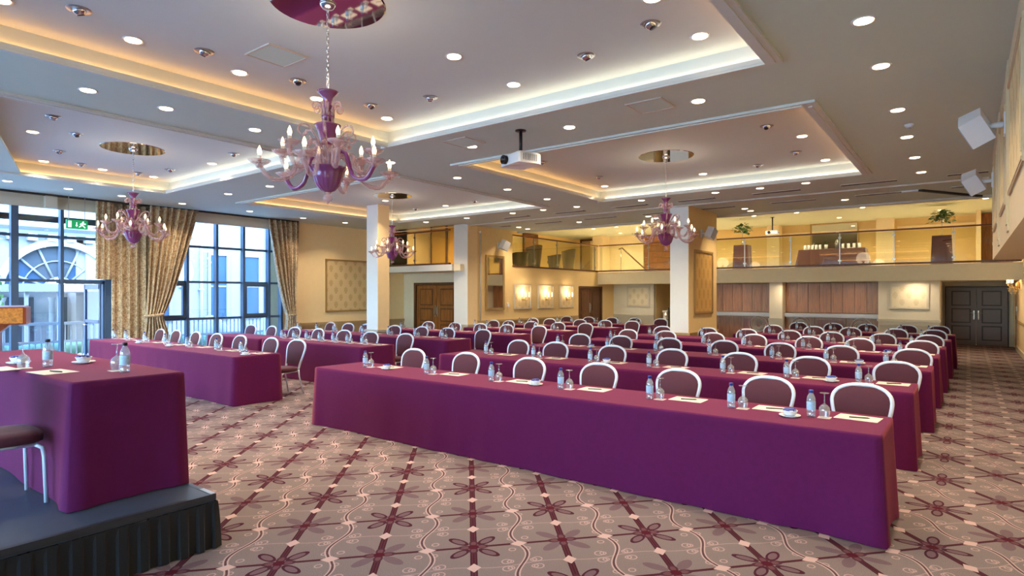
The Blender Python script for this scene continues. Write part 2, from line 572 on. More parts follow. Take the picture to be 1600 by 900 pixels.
# lower ceiling with four openings (x0, x1, y0, y1)
COVES = {'A': (-6.45, -1.44, 0.34, 5.64), 'C': (-6.45, -1.44, 7.20, 11.86), 'B': (-13.0, -8.0, 1.30, 5.50), 'E': (-13.05, -8.0, 7.20, 11.80)}
cl = MB()
T = 0.03
def cstrip(x0, y0, x1, y1): cl.box(x0, y0, ZC, x1, y1, ZC + T)
cstrip(-15.6, -6.2, 1.19, 0.34)
cstrip(-15.6, 0.34, -13.0, 5.50); cstrip(-13.0, 0.34, -8.0, 1.30); cstrip(-8.0, 0.34, -6.45, 5.50); cstrip(-1.44, 0.34, 1.19, 5.64)
cstrip(-15.6, 5.50, -6.45, 5.64)
cstrip(-15.6, 5.64, 1.19, 7.20)
cstrip(-15.6, 7.20, -13.05, 11.80); cstrip(-8.0, 7.20, -6.45, 11.86); cstrip(-1.44, 7.20, 1.19, 11.86)
cstrip(-15.6, 11.80, -8.0, 11.86); 
cstrip(-15.6, 11.86, -11.85, 13.30); cstrip(-11.85, 11.86, 1.19, 16.10)
cl.prism([(-13.0, 1.30), (-8.0, 1.30), (-8.0, 1.55), (-13.0, 3.15)], ZC, ZC + T)
struct('ceiling', cl, M_ceil)
# raised plates, recess sides and lips
G = 0.12
for k, (x0, x1, y0, y1) in COVES.items():
    b = MB()
    b.box(x0 - G - .03, y0 - G - .03, ZU, x1 + G + .03, y1 + G + .03, ZU + 0.03)
    b.box(x0 - G - .03, y0 - G, ZC + T, x0 - G, y1 + G, ZU); b.box(x1 + G, y0 - G, ZC + T, x1 + G + .03, y1 + G, ZU)
    b.box(x0 - G, y0 - G - .03, ZC + T, x1 + G, y0 - G, ZU); b.box(x0 - G, y1 + G, ZC + T, x1 + G, y1 + G + .03, ZU)
    struct('ceiling', b, M_recess)
    lip = MB(); h = ZC + 0.036
    lip.box(x0 - .02, y0, ZC - .006, x0 + .005, y1, h); lip.box(x1 - .005, y0, ZC - .006, x1 + .02, y1, h)
    lip.box(x0 + .005, y0 - .02, ZC - .007, x1 - .005, y0 + .005, h); lip.box(x0 + .005, y1 - .005, ZC - .007, x1 - .005, y1 + .02, h)
    # flat moulding round the opening, a little proud of the ceiling
    w = 0.14; z0 = ZC - 0.028
    lip.box(x0 - w, y0 - w, z0, x1 + w, y0, ZC); lip.box(x0 - w, y1, z0, x1 + w, y1 + w * .3, ZC)
    lip.box(x0 - w * .3, y0, z0, x0, y1, ZC); lip.box(x1, y0, z0, x1 + w, y1, ZC)
    lip.box(x1 + w * .35, y0, z0 - .012, x1 + w * .65, y1, z0); lip.box(x0, y0 - w * .65, z0 - .012, x1, y0 - w * .35, z0)
    struct('trim_cove', lip, M_mould)
    st = thing('cove_light_strip', {'A': 'hidden warm light strip round the recess above the nearest big chandelier',
         'B': 'hidden light strip round the recess by the tall windows at left',
         'C': 'hidden light strip round the recess above the right rear chandelier',
         'E': 'hidden light strip round the recess above the left rear chandelier'}[k], 'cove light', (0, 0, 0))
    e0, e1 = G - .032, G - .012
    zz = (ZC + T + .004, ZC + T + .022)
    MB().box(x0 - e1, y0, zz[0], x0 - e0, y1, zz[1]).build('light_tape', M_strip, st)
    MB().box(x1 + e0, y0, zz[0], x1 + e1, y1, zz[1]).build('light_tape', M_strip, st)
    MB().box(x0, y1 + e0, zz[0], x1, y1 + e1, zz[1]).build('light_tape', M_stripc, st)
    MB().box(x0, y0 - e1, zz[0], x1, y0 - e0, zz[1]).build('light_tape', M_strip, st)
struct('trim_ceiling', MB().box(-15.4, 13.58, ZC - .022, -11.95, 13.62, ZC).box(-11.9, 13.56, ZC - .03, 0.3, 13.64, ZC).box(-11.9, 15.98, ZC - .05, 1.19, 16.10, ZC + .62), M_trimw)
# ceiling of the rear, over the mezzanine
struct('ceiling', MB().box(-16.2, 13.30, ZM, 1.4, 25.6, ZM + .06).box(-15.6, 13.24, ZC, -11.85, 13.30, ZM), M_ceil)
struct('light_seal', MB().box(-16.4, -6.6, 4.62, 1.6, 26.0, 4.70).box(1.45, -6.6, 0, 1.6, 26.0, 4.62).box(-16.4, 25.66, 0, 1.6, 25.8, 4.62).box(-16.35, 9.6, 0, -16.25, 25.8, 4.62).box(-15.7, -6.6, 3.85, -15.55, 9.7, 4.62).box(-15.7, -6.35, 3.85, 1.5, -6.25, 4.62), M_dadop)  # unseen outer shell, added so no daylight leaks in past the ceilings

# right side: lower wall, gallery fascia and soffit
rw = MB().box(XR, -6.2, 0, XR + .15, 23.95, ZM); rw.box(XR, 25.0, 0, XR + .15, 25.6, ZM); rw.box(XR, 23.95, 2.0, XR + .15, 25.0, ZM)
struct('wall_right', rw, M_tan)
struct('wall_gallery', MB().prism_axis([(XF, 2.20), (XR - .001, 2.20), (XR - .001, 2.26), (XF + .1, 2.26), (XF + .1, ZC - .001), (XF, ZC - .001)], -6.04, 11.12, 'Y').box(XF, 11.1201, 2.20, XR - .001, 11.22, ZC - .001), M_gal)
struct('baseboard_right', MB().box(XR - .025, -6.2, 0, XR, 23.95, .14), M_trimw)
struct('trim_right', MB().box(XR - .03, -6.2, .86, XR, 23.95, .92).box(XR - .045, -6.2, .885, XR, 23.95, .90), M_gold)
# wallpaper panels on the gallery fascia
def wall_panel(loc, label, axis, w, h, field, frame, d=0.03, fw=0.06, name='wall_panel', cat='wall panel', group=None, sign=1):
    """framed panel; axis 'X': lies in a plane of constant x and faces sign*x; axis 'Y': constant y, faces sign*y"""
    t = thing(name, label, cat, loc, 0, group)
    a = MB(); f = MB()
    def bx(m, u0, z0, u1, z1, d0, d1):
        if axis == 'X': m.box(sign * d0, u0, z0, sign * d1, u1, z1)
        else: m.box(u0, sign * d0, z0, u1, sign * d1, z1)
    bx(a, -w / 2 + fw * .5, fw * .5, w / 2 - fw * .5, h - fw * .5, 0.001, d * .5)
    for (u0, z0, u1, z1) in ((-w / 2, 0, w / 2, fw), (-w / 2, h - fw, w / 2, h), (-w / 2, fw, -w / 2 + fw, h - fw), (w / 2 - fw, fw, w / 2, h - fw)):
        bx(f, u0, z0, u1, z1, 0.001, d)
        q = fw * .3
        bx(f, u0 + q * (u1 - u0 > fw * 1.5 or 1), z0 + q, u1 - q, z1 - q, d, d * 1.35)
    a.build('panel_field', field, t); f.build('frame', frame, t)
    return t
for i, (y0, y1) in enumerate(((2.2, 4.6), (5.0, 6.7), (7.35, 8.5), (9.25, 10.6))):
    wall_panel((XF, (y0 + y1) / 2, 2.55), 'framed damask panel on the gallery front, %s from its far end' % ORD[4 - i], 'X', y1 - y0, 0.95, M_damask, M_gal, .016, .05, sign=-1)
for i, yy in enumerate((6.95, 8.88)):
    struct('trim_gallery', MB().box(XF - .012, yy - .12, 2.26, XF, yy + .12, ZC - .02).box(XF - .02, yy - .08, 2.32, XF - .012, yy + .08, ZC - .1), M_gal)

# left window wall: solid beyond y = 9.62, sill and head elsewhere
lw = MB().box(XL - .18, 9.62, 0, XL, 14.35, ZM)
lw.box(XL - .18, -6.2, 3.62, XL, 9.62, ZC + .1)
struct('wall_left', lw, M_tan)
struct('trim_left', MB().box(XL, 9.98, .80, XL + .03, 14.2, .87).box(XL, 9.98, 0, XL + .02, 14.2, .16), M_dado)
dad = struct('trim_left', MB().box(XL, 10.0, .16, XL + .008, 14.2, .80), M_dado)
for i in range(5):
    y0 = 10.1 + i * .82
    wall_panel((XL + .008, y0 + .36, .24), 'moulded dado panel under the damask panel, %s from the curtain' % ORD[i + 1], 'X', .72, .5, M_dado, M_dado, .012, .03, 'dado_panel', 'wall panel', None, 1)
wall_panel((XL, 11.95, 1.17), 'large framed damask panel between the right curtain and the white pillar', 'X', 1.84, 1.60, M_damask, M_gold, .03, .05)
# blind box over the windows
struct('trim_blind', MB().box(XL, -6.0, 3.50, XL + .09, 9.6, 3.66).box(XL, -6.0, 3.66, XL + .05, 9.6, ZC), M_trimw)
struct('trim_track', MB().box(XL + .16, -6.0, ZC - .035, XL + .24, 9.98, ZC), M_slot)

# alcove with double doors, left rear
struct('wall_alcove', MB().box(-15.4, 14.2, 0, -14.86, 14.35, 2.41).box(-12.92, 14.2, 0, -12.0, 14.35, 2.41).box(-14.86, 14.2, 2.03, -12.92, 14.35, 2.41), M_pale)
struct('wall_inner', MB().box(-12.0, 13.9, 0, -11.85, 15.66, ZC + .62).box(-12.0, 15.66, 0, -11.85, 19.85, 2.60).box(-12.0, 19.85, 2.0, -11.85, 21.75, 2.60).box(-12.0, 21.75, 0, -11.85, 22.7, 2.12), M_ochre)
struct('trim_inner', MB().box(-11.85, 13.9, .84, -11.82, 19.8, .90).box(-11.85, 13.9, 0, -11.83, 19.8, .15), M_dado)
struct('trim_inner', MB().box(-11.85, 13.9, .15, -11.842, 19.8, .84), M_dado)
# rear wall under the mezzanine
Y2 = 22.0
bw = MB().box(-11.85, Y2 + .7, 0, -10.05, Y2 + .85, 2.12)
struct('wall_back', box(-5.48, Y2, 0, -5.06, Y2 + .74, 2.12), M_pale); struct('wall_back', box(-2.24, Y2, 0, -.67, Y2 + .3, 2.12), M_pale)
struct('wall_back', box(-.75, Y2 + .3, 0, -.67, 25.3, 2.12), M_pale)
struct('wall_back', bw, M_pale)
for q in ((-7.6, Y2 + .75, 0, -2.24, Y2 + .9, 2.12), (-10.05, 25.3, 0, -7.6, 25.45, 2.6), (-7.75, Y2 + .95, 0, -7.6, 25.3, 2.12), (-10.1, Y2 + .86, 0, -10.02, 25.3, 2.6)): struct('wall_back', box(*q), M_ochre)
struct('wall_back', MB().box(-.67, 25.3, 0, -.60, 25.45, 2.3).box(1.05, 25.3, 0, 1.19, 25.45, 2.3).box(-.60, 25.3, 1.98, 1.05, 25.45, 2.3), M_dadop)
struct('trim_back', MB().box(-2.27, Y2 - .03, .86, -.64, Y2, .93).box(-2.26, Y2 - .02, 0, -.65, Y2, .15).box(-5.51, Y2 - .03, .80, -5.03, Y2, .88).box(-5.50, Y2 - .02, 0, -5.04, Y2, .8).box(-11.85, Y2 + .67, .80, -10.05, Y2 + .7, .87).box(-11.85, Y2 + .69, 0, -10.05, Y2 + .7, .80), M_dadop)
for i in range(2):
    wall_panel((-1.87 + i * .80, Y2 - .002, .22), 'pale moulded dado panel %s of the dark double doors' % ['further left', 'just left'][i], 'Y', .68, .54, M_dadop, M_dadop, .015, .04, 'dado_panel', 'wall panel', None, -1)
wall_panel((-1.43, Y2, 1.24), 'square framed pale panel on the rear wall left of the dark doors', 'Y', 1.02, .76, M_damaskx, M_trimw, .03, .07, sign=-1)
wall_panel((-10.72, Y2 + .7, 1.18), 'framed pale panel on the rear wall left of the staircase', 'Y', 1.0, .86, M_damaskx, M_trimw, .03, .07, sign=-1)

# mezzanine slabs, fascia faces and walls
struct('floor', MB().box(-15.4, 13.3, 2.41, -12.0, 25.6, 2.60).box(-11.85, 21.4, 2.12, 1.19, 22.0, 2.56).box(-12.0, 22.0, 2.12, 1.19, 25.6, 2.60), M_cream)
struct('wall_mezzanine', MB().box(-15.4, 13.22, 2.41, -12.26, 13.34, 2.60), M_white)
struct('wall_mezzanine', MB().box(-11.85, 21.34, 2.10, 1.19, 21.42, 2.58), M_cream)
struct('wall_mezzanine', MB().box(-16.2, 25.45, 2.6, 1.4, 25.6, ZM).box(-16.2, 13.34, 2.6, -15.4, 25.6, ZM), M_ochre)
struct('wall_mezzanine', MB().box(-15.4, 15.5, 2.6, -11.98, 15.6, ZM), M_woodd)
struct('wall_front', MB().box(-15.6, -6.2, 0, -15.0, -6.05, ZC).box(-15.0, -6.2, 3.6, -1.0, -6.05, ZC).box(-1.0, -6.2, 0, 1.19, -6.05, ZC).box(-15.0, -6.2, 0, -1.0, -6.05, .12), M_tan)

# pillars
def pillar(x0, y0, x1, y1, z1, label, side_mat, plinth_z=.80):
    t = thing('pillar', label, 'pillar', ((x0 + x1) / 2, (y0 + y1) / 2, 0)); t['kind'] = 'structure'
    hx, hy = (x1 - x0) / 2, (y1 - y0) / 2
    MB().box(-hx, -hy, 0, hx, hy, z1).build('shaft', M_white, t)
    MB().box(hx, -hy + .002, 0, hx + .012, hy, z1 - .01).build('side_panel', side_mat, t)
    MB().box(-hx - .03, -hy - .03, 0, hx + .04, hy + .03, plinth_z - .06).box(-hx - .045, -hy - .045, plinth_z - .06, hx + .055, hy + .045, plinth_z).build('plinth', M_dadop if side_mat is M_tan else M_gold, t)
    return t
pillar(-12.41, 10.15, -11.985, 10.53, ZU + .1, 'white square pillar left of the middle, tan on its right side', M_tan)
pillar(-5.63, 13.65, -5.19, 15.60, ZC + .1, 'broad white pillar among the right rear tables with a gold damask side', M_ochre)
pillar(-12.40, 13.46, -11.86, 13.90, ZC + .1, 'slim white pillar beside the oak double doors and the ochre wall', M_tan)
wall_panel((-5.178, 14.62, 1.22), 'tall gold damask panel on the side of the broad pillar', 'X', 1.28, 1.55, M_damaskg, M_gold, .03, .07)
struct('trim_inner', MB().tube([(-11.83, 14.02, .9), (-11.83, 14.02, 3.55)], .022, 8).sphere((-11.83, 14.02, 3.6), .05), M_trimw)

# ------------------------------------------------------------------ windows (left wall and behind the camera)
def window_bay(name, ys, zs, x, doors=()):
    w = struct_empty(name, (x, ys[0], 0))
    for i, yy in enumerate(ys):
        MB().box(-.03, yy - ys[0] - .03, 0, .115, yy - ys[0] + .03, zs[-1] + .02).build('mullion', M_mull, w)
    for j, z in enumerate(zs):
        MB().box(-.05, .03, z - .028, .04, ys[-1] - ys[0] - .03, z + .028).build('transom', M_mull, w)
    for i in range(len(ys) - 1):
        for j in range(len(zs) - 1):
            a, b = ys[i] - ys[0], ys[i + 1] - ys[0]
            if (i, j) in doors: continue
            MB().box(-.01, a + .03, zs[j] + .028, .004, b - .03, zs[j + 1] - .028).build('pane', M_pane, w)
    return w
window_bay('window_1', [-6.0, -5.2, -4.4, -3.6, -2.8, -2.0, -1.2, -.4, .4, 1.2, 2.0, 2.8, 3.6], [.06, 1.09, 1.99, 2.92, 3.62], XL - .08)
window_bay('window_2', [3.66, 4.43, 5.26], [.06, 1.99, 2.92, 3.62], XL - .08, doors=((1, 0),))
w3 = window_bay('window_3', [5.32, 6.00, 6.30, 7.02, 7.75, 8.47, 9.20, 9.58], [.06, 1.09, 2.01, 2.90, 3.62], XL - .08)
for y0, y1 in ((.98, 1.70), (3.15, 3.88)):
    MB().box(-.02, y0 + .03, 1.12, .07, y0 + .10, 1.98).box(-.02, y1 - .10, 1.12, .07, y1 - .03, 1.98).box(-.02, y0 + .10, 1.12, .07, y1 - .10, 1.19).box(-.02, y0 + .10, 1.91, .07, y1 - .10, 1.98).build('casement_frame', M_mull, w3)
def back_bay(name, x0, x1):
    w = struct_empty(name, (x0, -6.12, 0))
    n = 5; L = x1 - x0
    for i in range(n + 1): MB().box(L * i / n - .03, -.05, .12, L * i / n + .03, .05, 3.6).build('mullion', M_mull, w)
    for z in (.15, 1.2, 2.4, 3.58): MB().box(0, -.04, z - .03, L, .04, z + .03).build('transom', M_mull, w)
    for i in range(n): MB().box(L * i / n + .03, -.006, .15, L * (i + 1) / n - .03, .006, 3.58).build('pane', M_pane, w)
back_bay('window_4', -15.0, -8.0); back_bay('window_5', -8.0, -1.0)
# opened glazed door leaf in the left window
t = struct_empty('door_1', (XL - .08, 5.22, 0))
MB().box(-.03, -.86, 1.93, .09, .03, 2.02).box(-.03, -.03, 0, .09, .06, 1.99).build('door_frame', M_mull, t)
lf = MB().box(-1.0, -.05, .02, -.92, 0, 1.93).box(-.10, -.05, .02, -.03, 0, 1.93).box(-.95, -.05, .02, -.05, 0, .14).box(-.95, -.05, 1.82, -.05, 0, 1.93).box(-.95, -.05, 1.05, -.05, 0, 1.12).build('door_leaf', M_mull, t)
MB().box(-.92, -.03, .14, -.10, -.02, 1.82).build('pane', M_pane, t)
MB().tube([(-.82, -.06, 1.0), (-.82, -.11, 1.0), (-.70, -.11, 1.0)], .012).lathe([(0, 0), (.03, 0), (.03, .01), (0, .01)], 10, -.82, -.07, .99).build('handle', M_chrome, t)

# ------------------------------------------------------------------ courtyard outside
struct('floor', MB().box(-40, -25, -.22, -15.6, 40, -.14).box(-15.6, -25, -.22, 2, -6.25, -.14), M_pave)
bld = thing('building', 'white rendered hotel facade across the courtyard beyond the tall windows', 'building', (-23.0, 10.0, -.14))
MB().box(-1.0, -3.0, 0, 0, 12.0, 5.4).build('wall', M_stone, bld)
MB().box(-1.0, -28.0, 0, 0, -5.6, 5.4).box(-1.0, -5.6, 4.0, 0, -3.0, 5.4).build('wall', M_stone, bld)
def cornice(y0, y1, z, d=.35):
    m = MB()
    m.prism_axis([(0, 0), (d * .35, 0), (d * .45, .10), (d * .8, .16), (d, .20), (d, .36), (0, .36)], y0, y1, 'X')
    m.v = [(q[1], q[0], q[2]) for q in m.v]
    m.f = [list(reversed(f)) for f in m.f]
    m.v = [(x, y, z0 + z) for (x, y, z0) in m.v]
    return m
cornice(-6.4, -1.0, 3.70, .4).build('cornice', M_stoned, bld)
cornice(-.4, .55, 3.75, .4).build('cornice', M_stoned, bld)
for k in range(9):
    MB().box(0, -5.3 + k * .5, 3.5, .22, -5.06 + k * .5, 3.72).build('bracket', M_stoned, bld)
MB().box(0, -1.15, 0, .12, -.75, 3.6).box(0, -6.6, 0, .12, -6.1, 3.6).box(0, -2.75, 0, .1, -2.35, 3.7).build('pilaster', M_stoned, bld)
MB().tube([(.1, .95, 0), (.1, .95, 3.7)], .05, 8).box(.02, .86, 2.0, .16, 1.04, 2.06).build('drain_pipe', M_stoned, bld)
MB().grid(lambda u, v: (.06 + .05 * math.sin(PI * u), .15 + .55 * u * (.6 + .4 * math.sin(PI * v)), 2.1 + 1.1 * v), 6, 6).build('relief', M_stoned, bld)
for i, (yc, z0, z1, w) in enumerate(((1.62, .98, 3.33, .62), (2.95, .98, 3.33, .62), (4.3, .98, 3.33, .62), (-.45, .98, 3.0, .55), (-1.75, 1.0, 2.9, .5))):
    f = MB()
    for (a, b, c, d) in ((-w / 2 - .1, z0 - .1, w / 2 + .1, z0), (-w / 2 - .1, z1, w / 2 + .1, z1 + .1), (-w / 2 - .1, z0, -w / 2, z1), (w / 2, z0, w / 2 + .1, z1)):
        f.box(0, yc + a, b, .09, yc + c, d)
    fo = f.build('window', M_stone, bld)
    MB().box(.01, yc - w / 2, z0, .03, yc + w / 2, (z0 + z1) / 2 - .03).build('pane', M_blueg, fo)
    MB().box(.01, yc - w / 2, (z0 + z1) / 2 + .03, .03, yc + w / 2, z1).build('pane', M_blueg, fo)
    MB().box(.01, yc - w / 2, (z0 + z1) / 2 - .03, .06, yc + w / 2, (z0 + z1) / 2 + .03).build('sash_bar', M_stone, fo)
# arched fanlight and entrance, set in the facade
AY = 6.55 - 10.0
R0, R1, zc = 1.42, 1.62, 1.95
def arc(r, a0, a1, n): return [(r * math.cos(a0 + (a1 - a0) * i / n), r * math.sin(a0 + (a1 - a0) * i / n)) for i in range(n + 1)]
m = MB()
ring = [(p[0], zc + p[1]) for p in arc(R1, 0, PI, 24)] + [(p[0], zc + p[1]) for p in reversed(arc(R0, 0, PI, 24))]
for i in range(24):
    q = [ring[i], ring[i + 1], ring[48 - i], ring[49 - i]]
    m.prism_axis(q, -.25, .16, 'X')
m.build('arch_moulding', M_stoned, bld, (0, AY, 0))
sp = MB()
for s in (-1, 1):
    for i in range(12):
        a0 = PI / 2 - s * PI / 2 * i / 12; a1 = PI / 2 - s * PI / 2 * (i + 1) / 12
        p0 = (R1 * math.cos(a0), zc + R1 * math.sin(a0)); p1 = (R1 * math.cos(a1), zc + R1 * math.sin(a1))
        sp.prism_axis([p0, p1, (p1[0], 4.3), (p0[0], 4.3)], -.9, 0.0, 'X')
sp.build('spandrel', M_stone, bld, (0, AY, 0))
m = MB()
for k in range(1, 8):
    a = PI * k / 8
    m.tube([(0, .42 * math.cos(a), zc + .42 * math.sin(a)), (0, R0 * math.cos(a), zc + R0 * math.sin(a))], .035, 6)
m.tube([(0, p[0], zc + p[1]) for p in arc(.42, 0, PI, 12)], .035, 6)
m.tube([(0, p[0], zc + p[1]) for p in arc(.95, 0, PI, 16)], .022, 6)
m.box(-.05, -R1, zc - .06, .05, R1, zc + .06)
m.build('glazing_bars', M_stone, bld, (0, AY, 0))
for k in range(8):
    a0, a1 = PI * k / 8, PI * (k + 1) / 8
    MB().prism_axis([(p[0], zc + p[1]) for p in ([(.42 * math.cos(a0), .42 * math.sin(a0)), (R0 * math.cos(a0), R0 * math.sin(a0)), (R0 * math.cos((a0 + a1) / 2), R0 * math.sin((a0 + a1) / 2)), (R0 * math.cos(a1), R0 * math.sin(a1)), (.42 * math.cos(a1), .42 * math.sin(a1))])], -.06, -.04, 'X').build('pane', M_greyg if k in (3, 4, 5) else M_blueg, bld, (0, AY, 0))
MB().box(-.9, -1.3, 0, -.85, 1.3, zc).build('inner_wall', M_stoned, bld, (0, AY, 0))
for (a, b) in ((-1.2, -.45), (.35, 1.1)):
    MB().box(-.84, a, .1, -.80, b, 1.75).build('pane', M_greyg, bld, (0, AY, 0))
for yy in (-1.35, -.1, 1.25):
    MB().lathe([(.11, 0), (.11, .12), (.085, .16), (.075, 1.6), (.10, 1.66), (.12, 1.75)], 12, -.35, yy, 0).build('column', M_stoned, bld, (0, AY, 0))
cn = thing('canopy', 'flat white entrance canopy on slim posts in the courtyard', 'canopy', (-21.2, 6.2, -.14))
MB().box(-1.6, -1.15, 1.92, .6, 1.9, 2.14).build('roof_slab', M_stone, cn)
for yy in (-1.05, -.3, .9, 1.75):
    MB().box(.42, yy - .04, 0, .5, yy + .04, 1.92).build('post', M_stone, cn)
bal = thing('balustrade', 'white metal balustrade on the terrace outside the windows', 'balustrade', (-18.6, 6.5, -.14))
MB().box(-.04, -5, 1.06, .04, 6, 1.13).build('top_rail', M_stone, bal)
MB().box(-.03, -5, .60, .03, 6, .66).build('middle_rail', M_stone, bal)
MB().box(-.03, -5, .08, .03, 6, .13).build('bottom_rail', M_stone, bal)
me_b = MB().box(-.012, -.012, .13, .012, .012, .60).box(-.012, -.012, .66, .012, .012, 1.06).mesh('baluster', M_stone)
for k in range(88):
    instance('baluster', me_b, bal, (0, -4.95 + k * .125, 0))
hd = MB()
for k in range(56):
    hd.sphere((random.uniform(-.16, .16), -4.8 + k * .19, .36 + random.uniform(-.03, .06)), .2, 7, 5)
tag(hd.build('hedge', M_hedge, None, (-19.4, 6.5, -.14)), 'low clipped grey green hedge behind the white balustrade', 'hedge', kind='stuff')
sb = MB().lathe([(.35, 0), (.5, .3), (.5, .6), (.36, .95), (.1, 1.12), (0, 1.14)], 16)
tag(sb.build('covered_planter', M_stone, None, (-20.5, 10.1, -.14)), 'rounded white covered planter on the terrace outside the middle window', 'planter')
tr = thing('tree', 'green tree at the far left of the courtyard behind the facade corner', 'tree', (-21.6, 4.42, -.14))
MB().tube([(0, 0, 0), (.03, .02, .8), (0, 0, 1.6)], [.06, .05, .03], 8).build('trunk', M_woodd, tr)
lv = MB()
for k in range(150):
    a, b, r = random.uniform(0, 2 * PI), random.uniform(-.9, 1), random.uniform(.1, .42)
    c = Vector((r * math.cos(a), r * math.sin(a), 1.9 + b * .5)); d = Vector((random.uniform(-1, 1), random.uniform(-1, 1), random.uniform(-1, 1))).normalized() * .09
    e = d.orthogonal().normalized() * .05; n = len(lv.v)
    lv.v += [tuple(c - d), tuple(c + e), tuple(c + d), tuple(c - e)]; lv.face([n, n + 1, n + 2, n + 3])
tag(lv.build('foliage', M_leaf, tr), kind='stuff')

# ------------------------------------------------------------------ curtains
def curtain(name, label, x, fn, folds, amp, nu, nv, group=None, zt=ZC - .04):
    """fn(s, v) -> y of the folded cloth, fold depth factor and height for s across and v from hem 0 to top 1"""
    def f(u, v):
        y, k, z = fn(u, v)
        ph = u * folds * 2 * PI
        return (x + amp * k * (math.sin(ph) + .35 * math.sin(2.3 * ph + 1.1)), y + amp * .25 * k * math.cos(ph), z)
    m = MB().grid(f, nu, nv)
    t = thing(name, label, 'curtain', (0, 0, 0))
    o = m.build('drape', M_curt, t)
    sol = o.modifiers.new('thickness', 'SOLIDIFY'); sol.thickness = .012
    hd = MB()
    return t
def lerp(a, b, t): return a + (b - a) * t
def sm(t): t = max(0, min(1, t)); return t * t * (3 - 2 * t)
t = curtain('curtain', 'long straight gold brown curtain hanging left of the tied one at the tall windows', XL + .14,
            lambda u, v: (lerp(5.30, 6.28, u), .8, lerp(.03, ZC - .04, v)), 6, .055, 112, 6)
m = MB().grid(lambda u, v: (XL + .22 + .04 * math.sin(u * 3 * 2 * PI), lerp(4.98, 5.32, u), lerp(2.03, ZC - .04, v)), 36, 3)
m.build('short_drape', M_curt, t)
def tied(u, v):
    z = lerp(.03, ZC - .04, v); zt = 1.22
    if z > zt:
        k = (z - zt) / (ZC - zt)
        e = 1 - (1 - k) ** 2.1 * .999
        a, b = lerp(5.92, 5.98, e), lerp(6.26, 7.08, k ** .8)
    else:
        k = (zt - z) / zt
        a, b = lerp(5.92, 5.86, sm(k * 2)), lerp(6.26, 6.38, sm(k * 2.5))
    return lerp(a, b, u), 1.0, z
t = curtain('curtain', 'gold brown curtain tied back at waist height between the two bright windows', XL + .41, tied, 7, .06, 126, 40)
MB().tube([(XL + .41 + .13 * math.cos(a), 6.09 + .19 * math.sin(a), 1.22 + .02 * math.sin(a)) for a in [2 * PI * i / 20 for i in range(20)]], .03, 8, True).build('tieback', M_curt, t)
def tied2(u, v):
    z = lerp(.03, ZC - .04, v); zt = 1.12
    if z > zt:
        k = (z - zt) / (ZC - zt)
        a, b = lerp(9.62, 9.00, k ** .75), lerp(9.86, 9.96, sm(k))
    else:
        k = (zt - z) / zt
        a, b = lerp(9.62, 9.56, sm(k * 2)), lerp(9.86, 9.92, sm(k * 2))
    return lerp(a, b, u), 1.0, z
t = curtain('curtain', 'gold brown curtain tied back at the right end of the windows beside the tan wall', XL + .24, tied2, 6, .08, 110, 40)
MB().tube([(XL + .24 + .11 * math.cos(a), 9.74 + .14 * math.sin(a), 1.12) for a in [2 * PI * i / 20 for i in range(20)]], .028, 8, True).build('tieback', M_curt, t)

# ------------------------------------------------------------------ exit sign and track box at the window
t = thing('exit_sign', 'green emergency exit sign with running figure hanging before the left window', 'exit sign', (-15.0, 4.58, 3.08))
MB().box(-.03, -.19, 0, .03, .19, .19).build('sign_box', M_green, t)
g = MB()
g.box(.03, -.165, .03, .034, -.105, .16)                                  # door
g.box(.03, -.02, .07, .034, -.005, .14); g.prism_axis([(-.035, .08), (-.0125, .045), (.01, .08)], .03, .034, 'X')   # arrow
g.lathe([(0, -.002), (.016, -.002), (.016, .002), (0, .002)], 10)
for i in range(len(g.v) - 22, len(g.v)): 
    px, py, pz = g.v[i]; g.v[i] = (.032 + pz, .105 + px, .148 + py)
def limb(a, b, w=.009):
    dx, dz = b[0] - a[0], b[1] - a[1]; L = math.hypot(dx, dz); nx, nz = -dz / L * w, dx / L * w
    g.prism_axis([(a[0] + nx, a[1] + nz), (b[0] + nx, b[1] + nz), (b[0] - nx, b[1] - nz), (a[0] - nx, a[1] - nz)], .03, .034, 'X')
limb((.10, .128), (.085, .085), .013); limb((.085, .088), (.055, .06)); limb((.055, .06), (.03, .04)); limb((.085, .088), (.115, .06)); limb((.115, .06), (.14, .03))
limb((.10, .125), (.065, .115)); limb((.065, .115), (.05, .095)); limb((.10, .125), (.135, .105)); limb((.135, .105), (.15, .12))
g.build('pictogram', M_signw, t)
MB().box(-.004, -.15, .19, .004, -.14, .70).box(-.004, .14, .19, .004, .15, .70).build('hanger', M_steel, t)
t = thing('track_motor', 'small pale box on the curtain track above the left window', 'box', (XL + .2, 4.18, 3.50))
MB().rbox(-.06, -.11, 0, .06, .11, .24).build('case', M_trimw, t)
MB().box(-.02, -.02, .24, .02, .02, .28).build('bracket', M_steel, t)

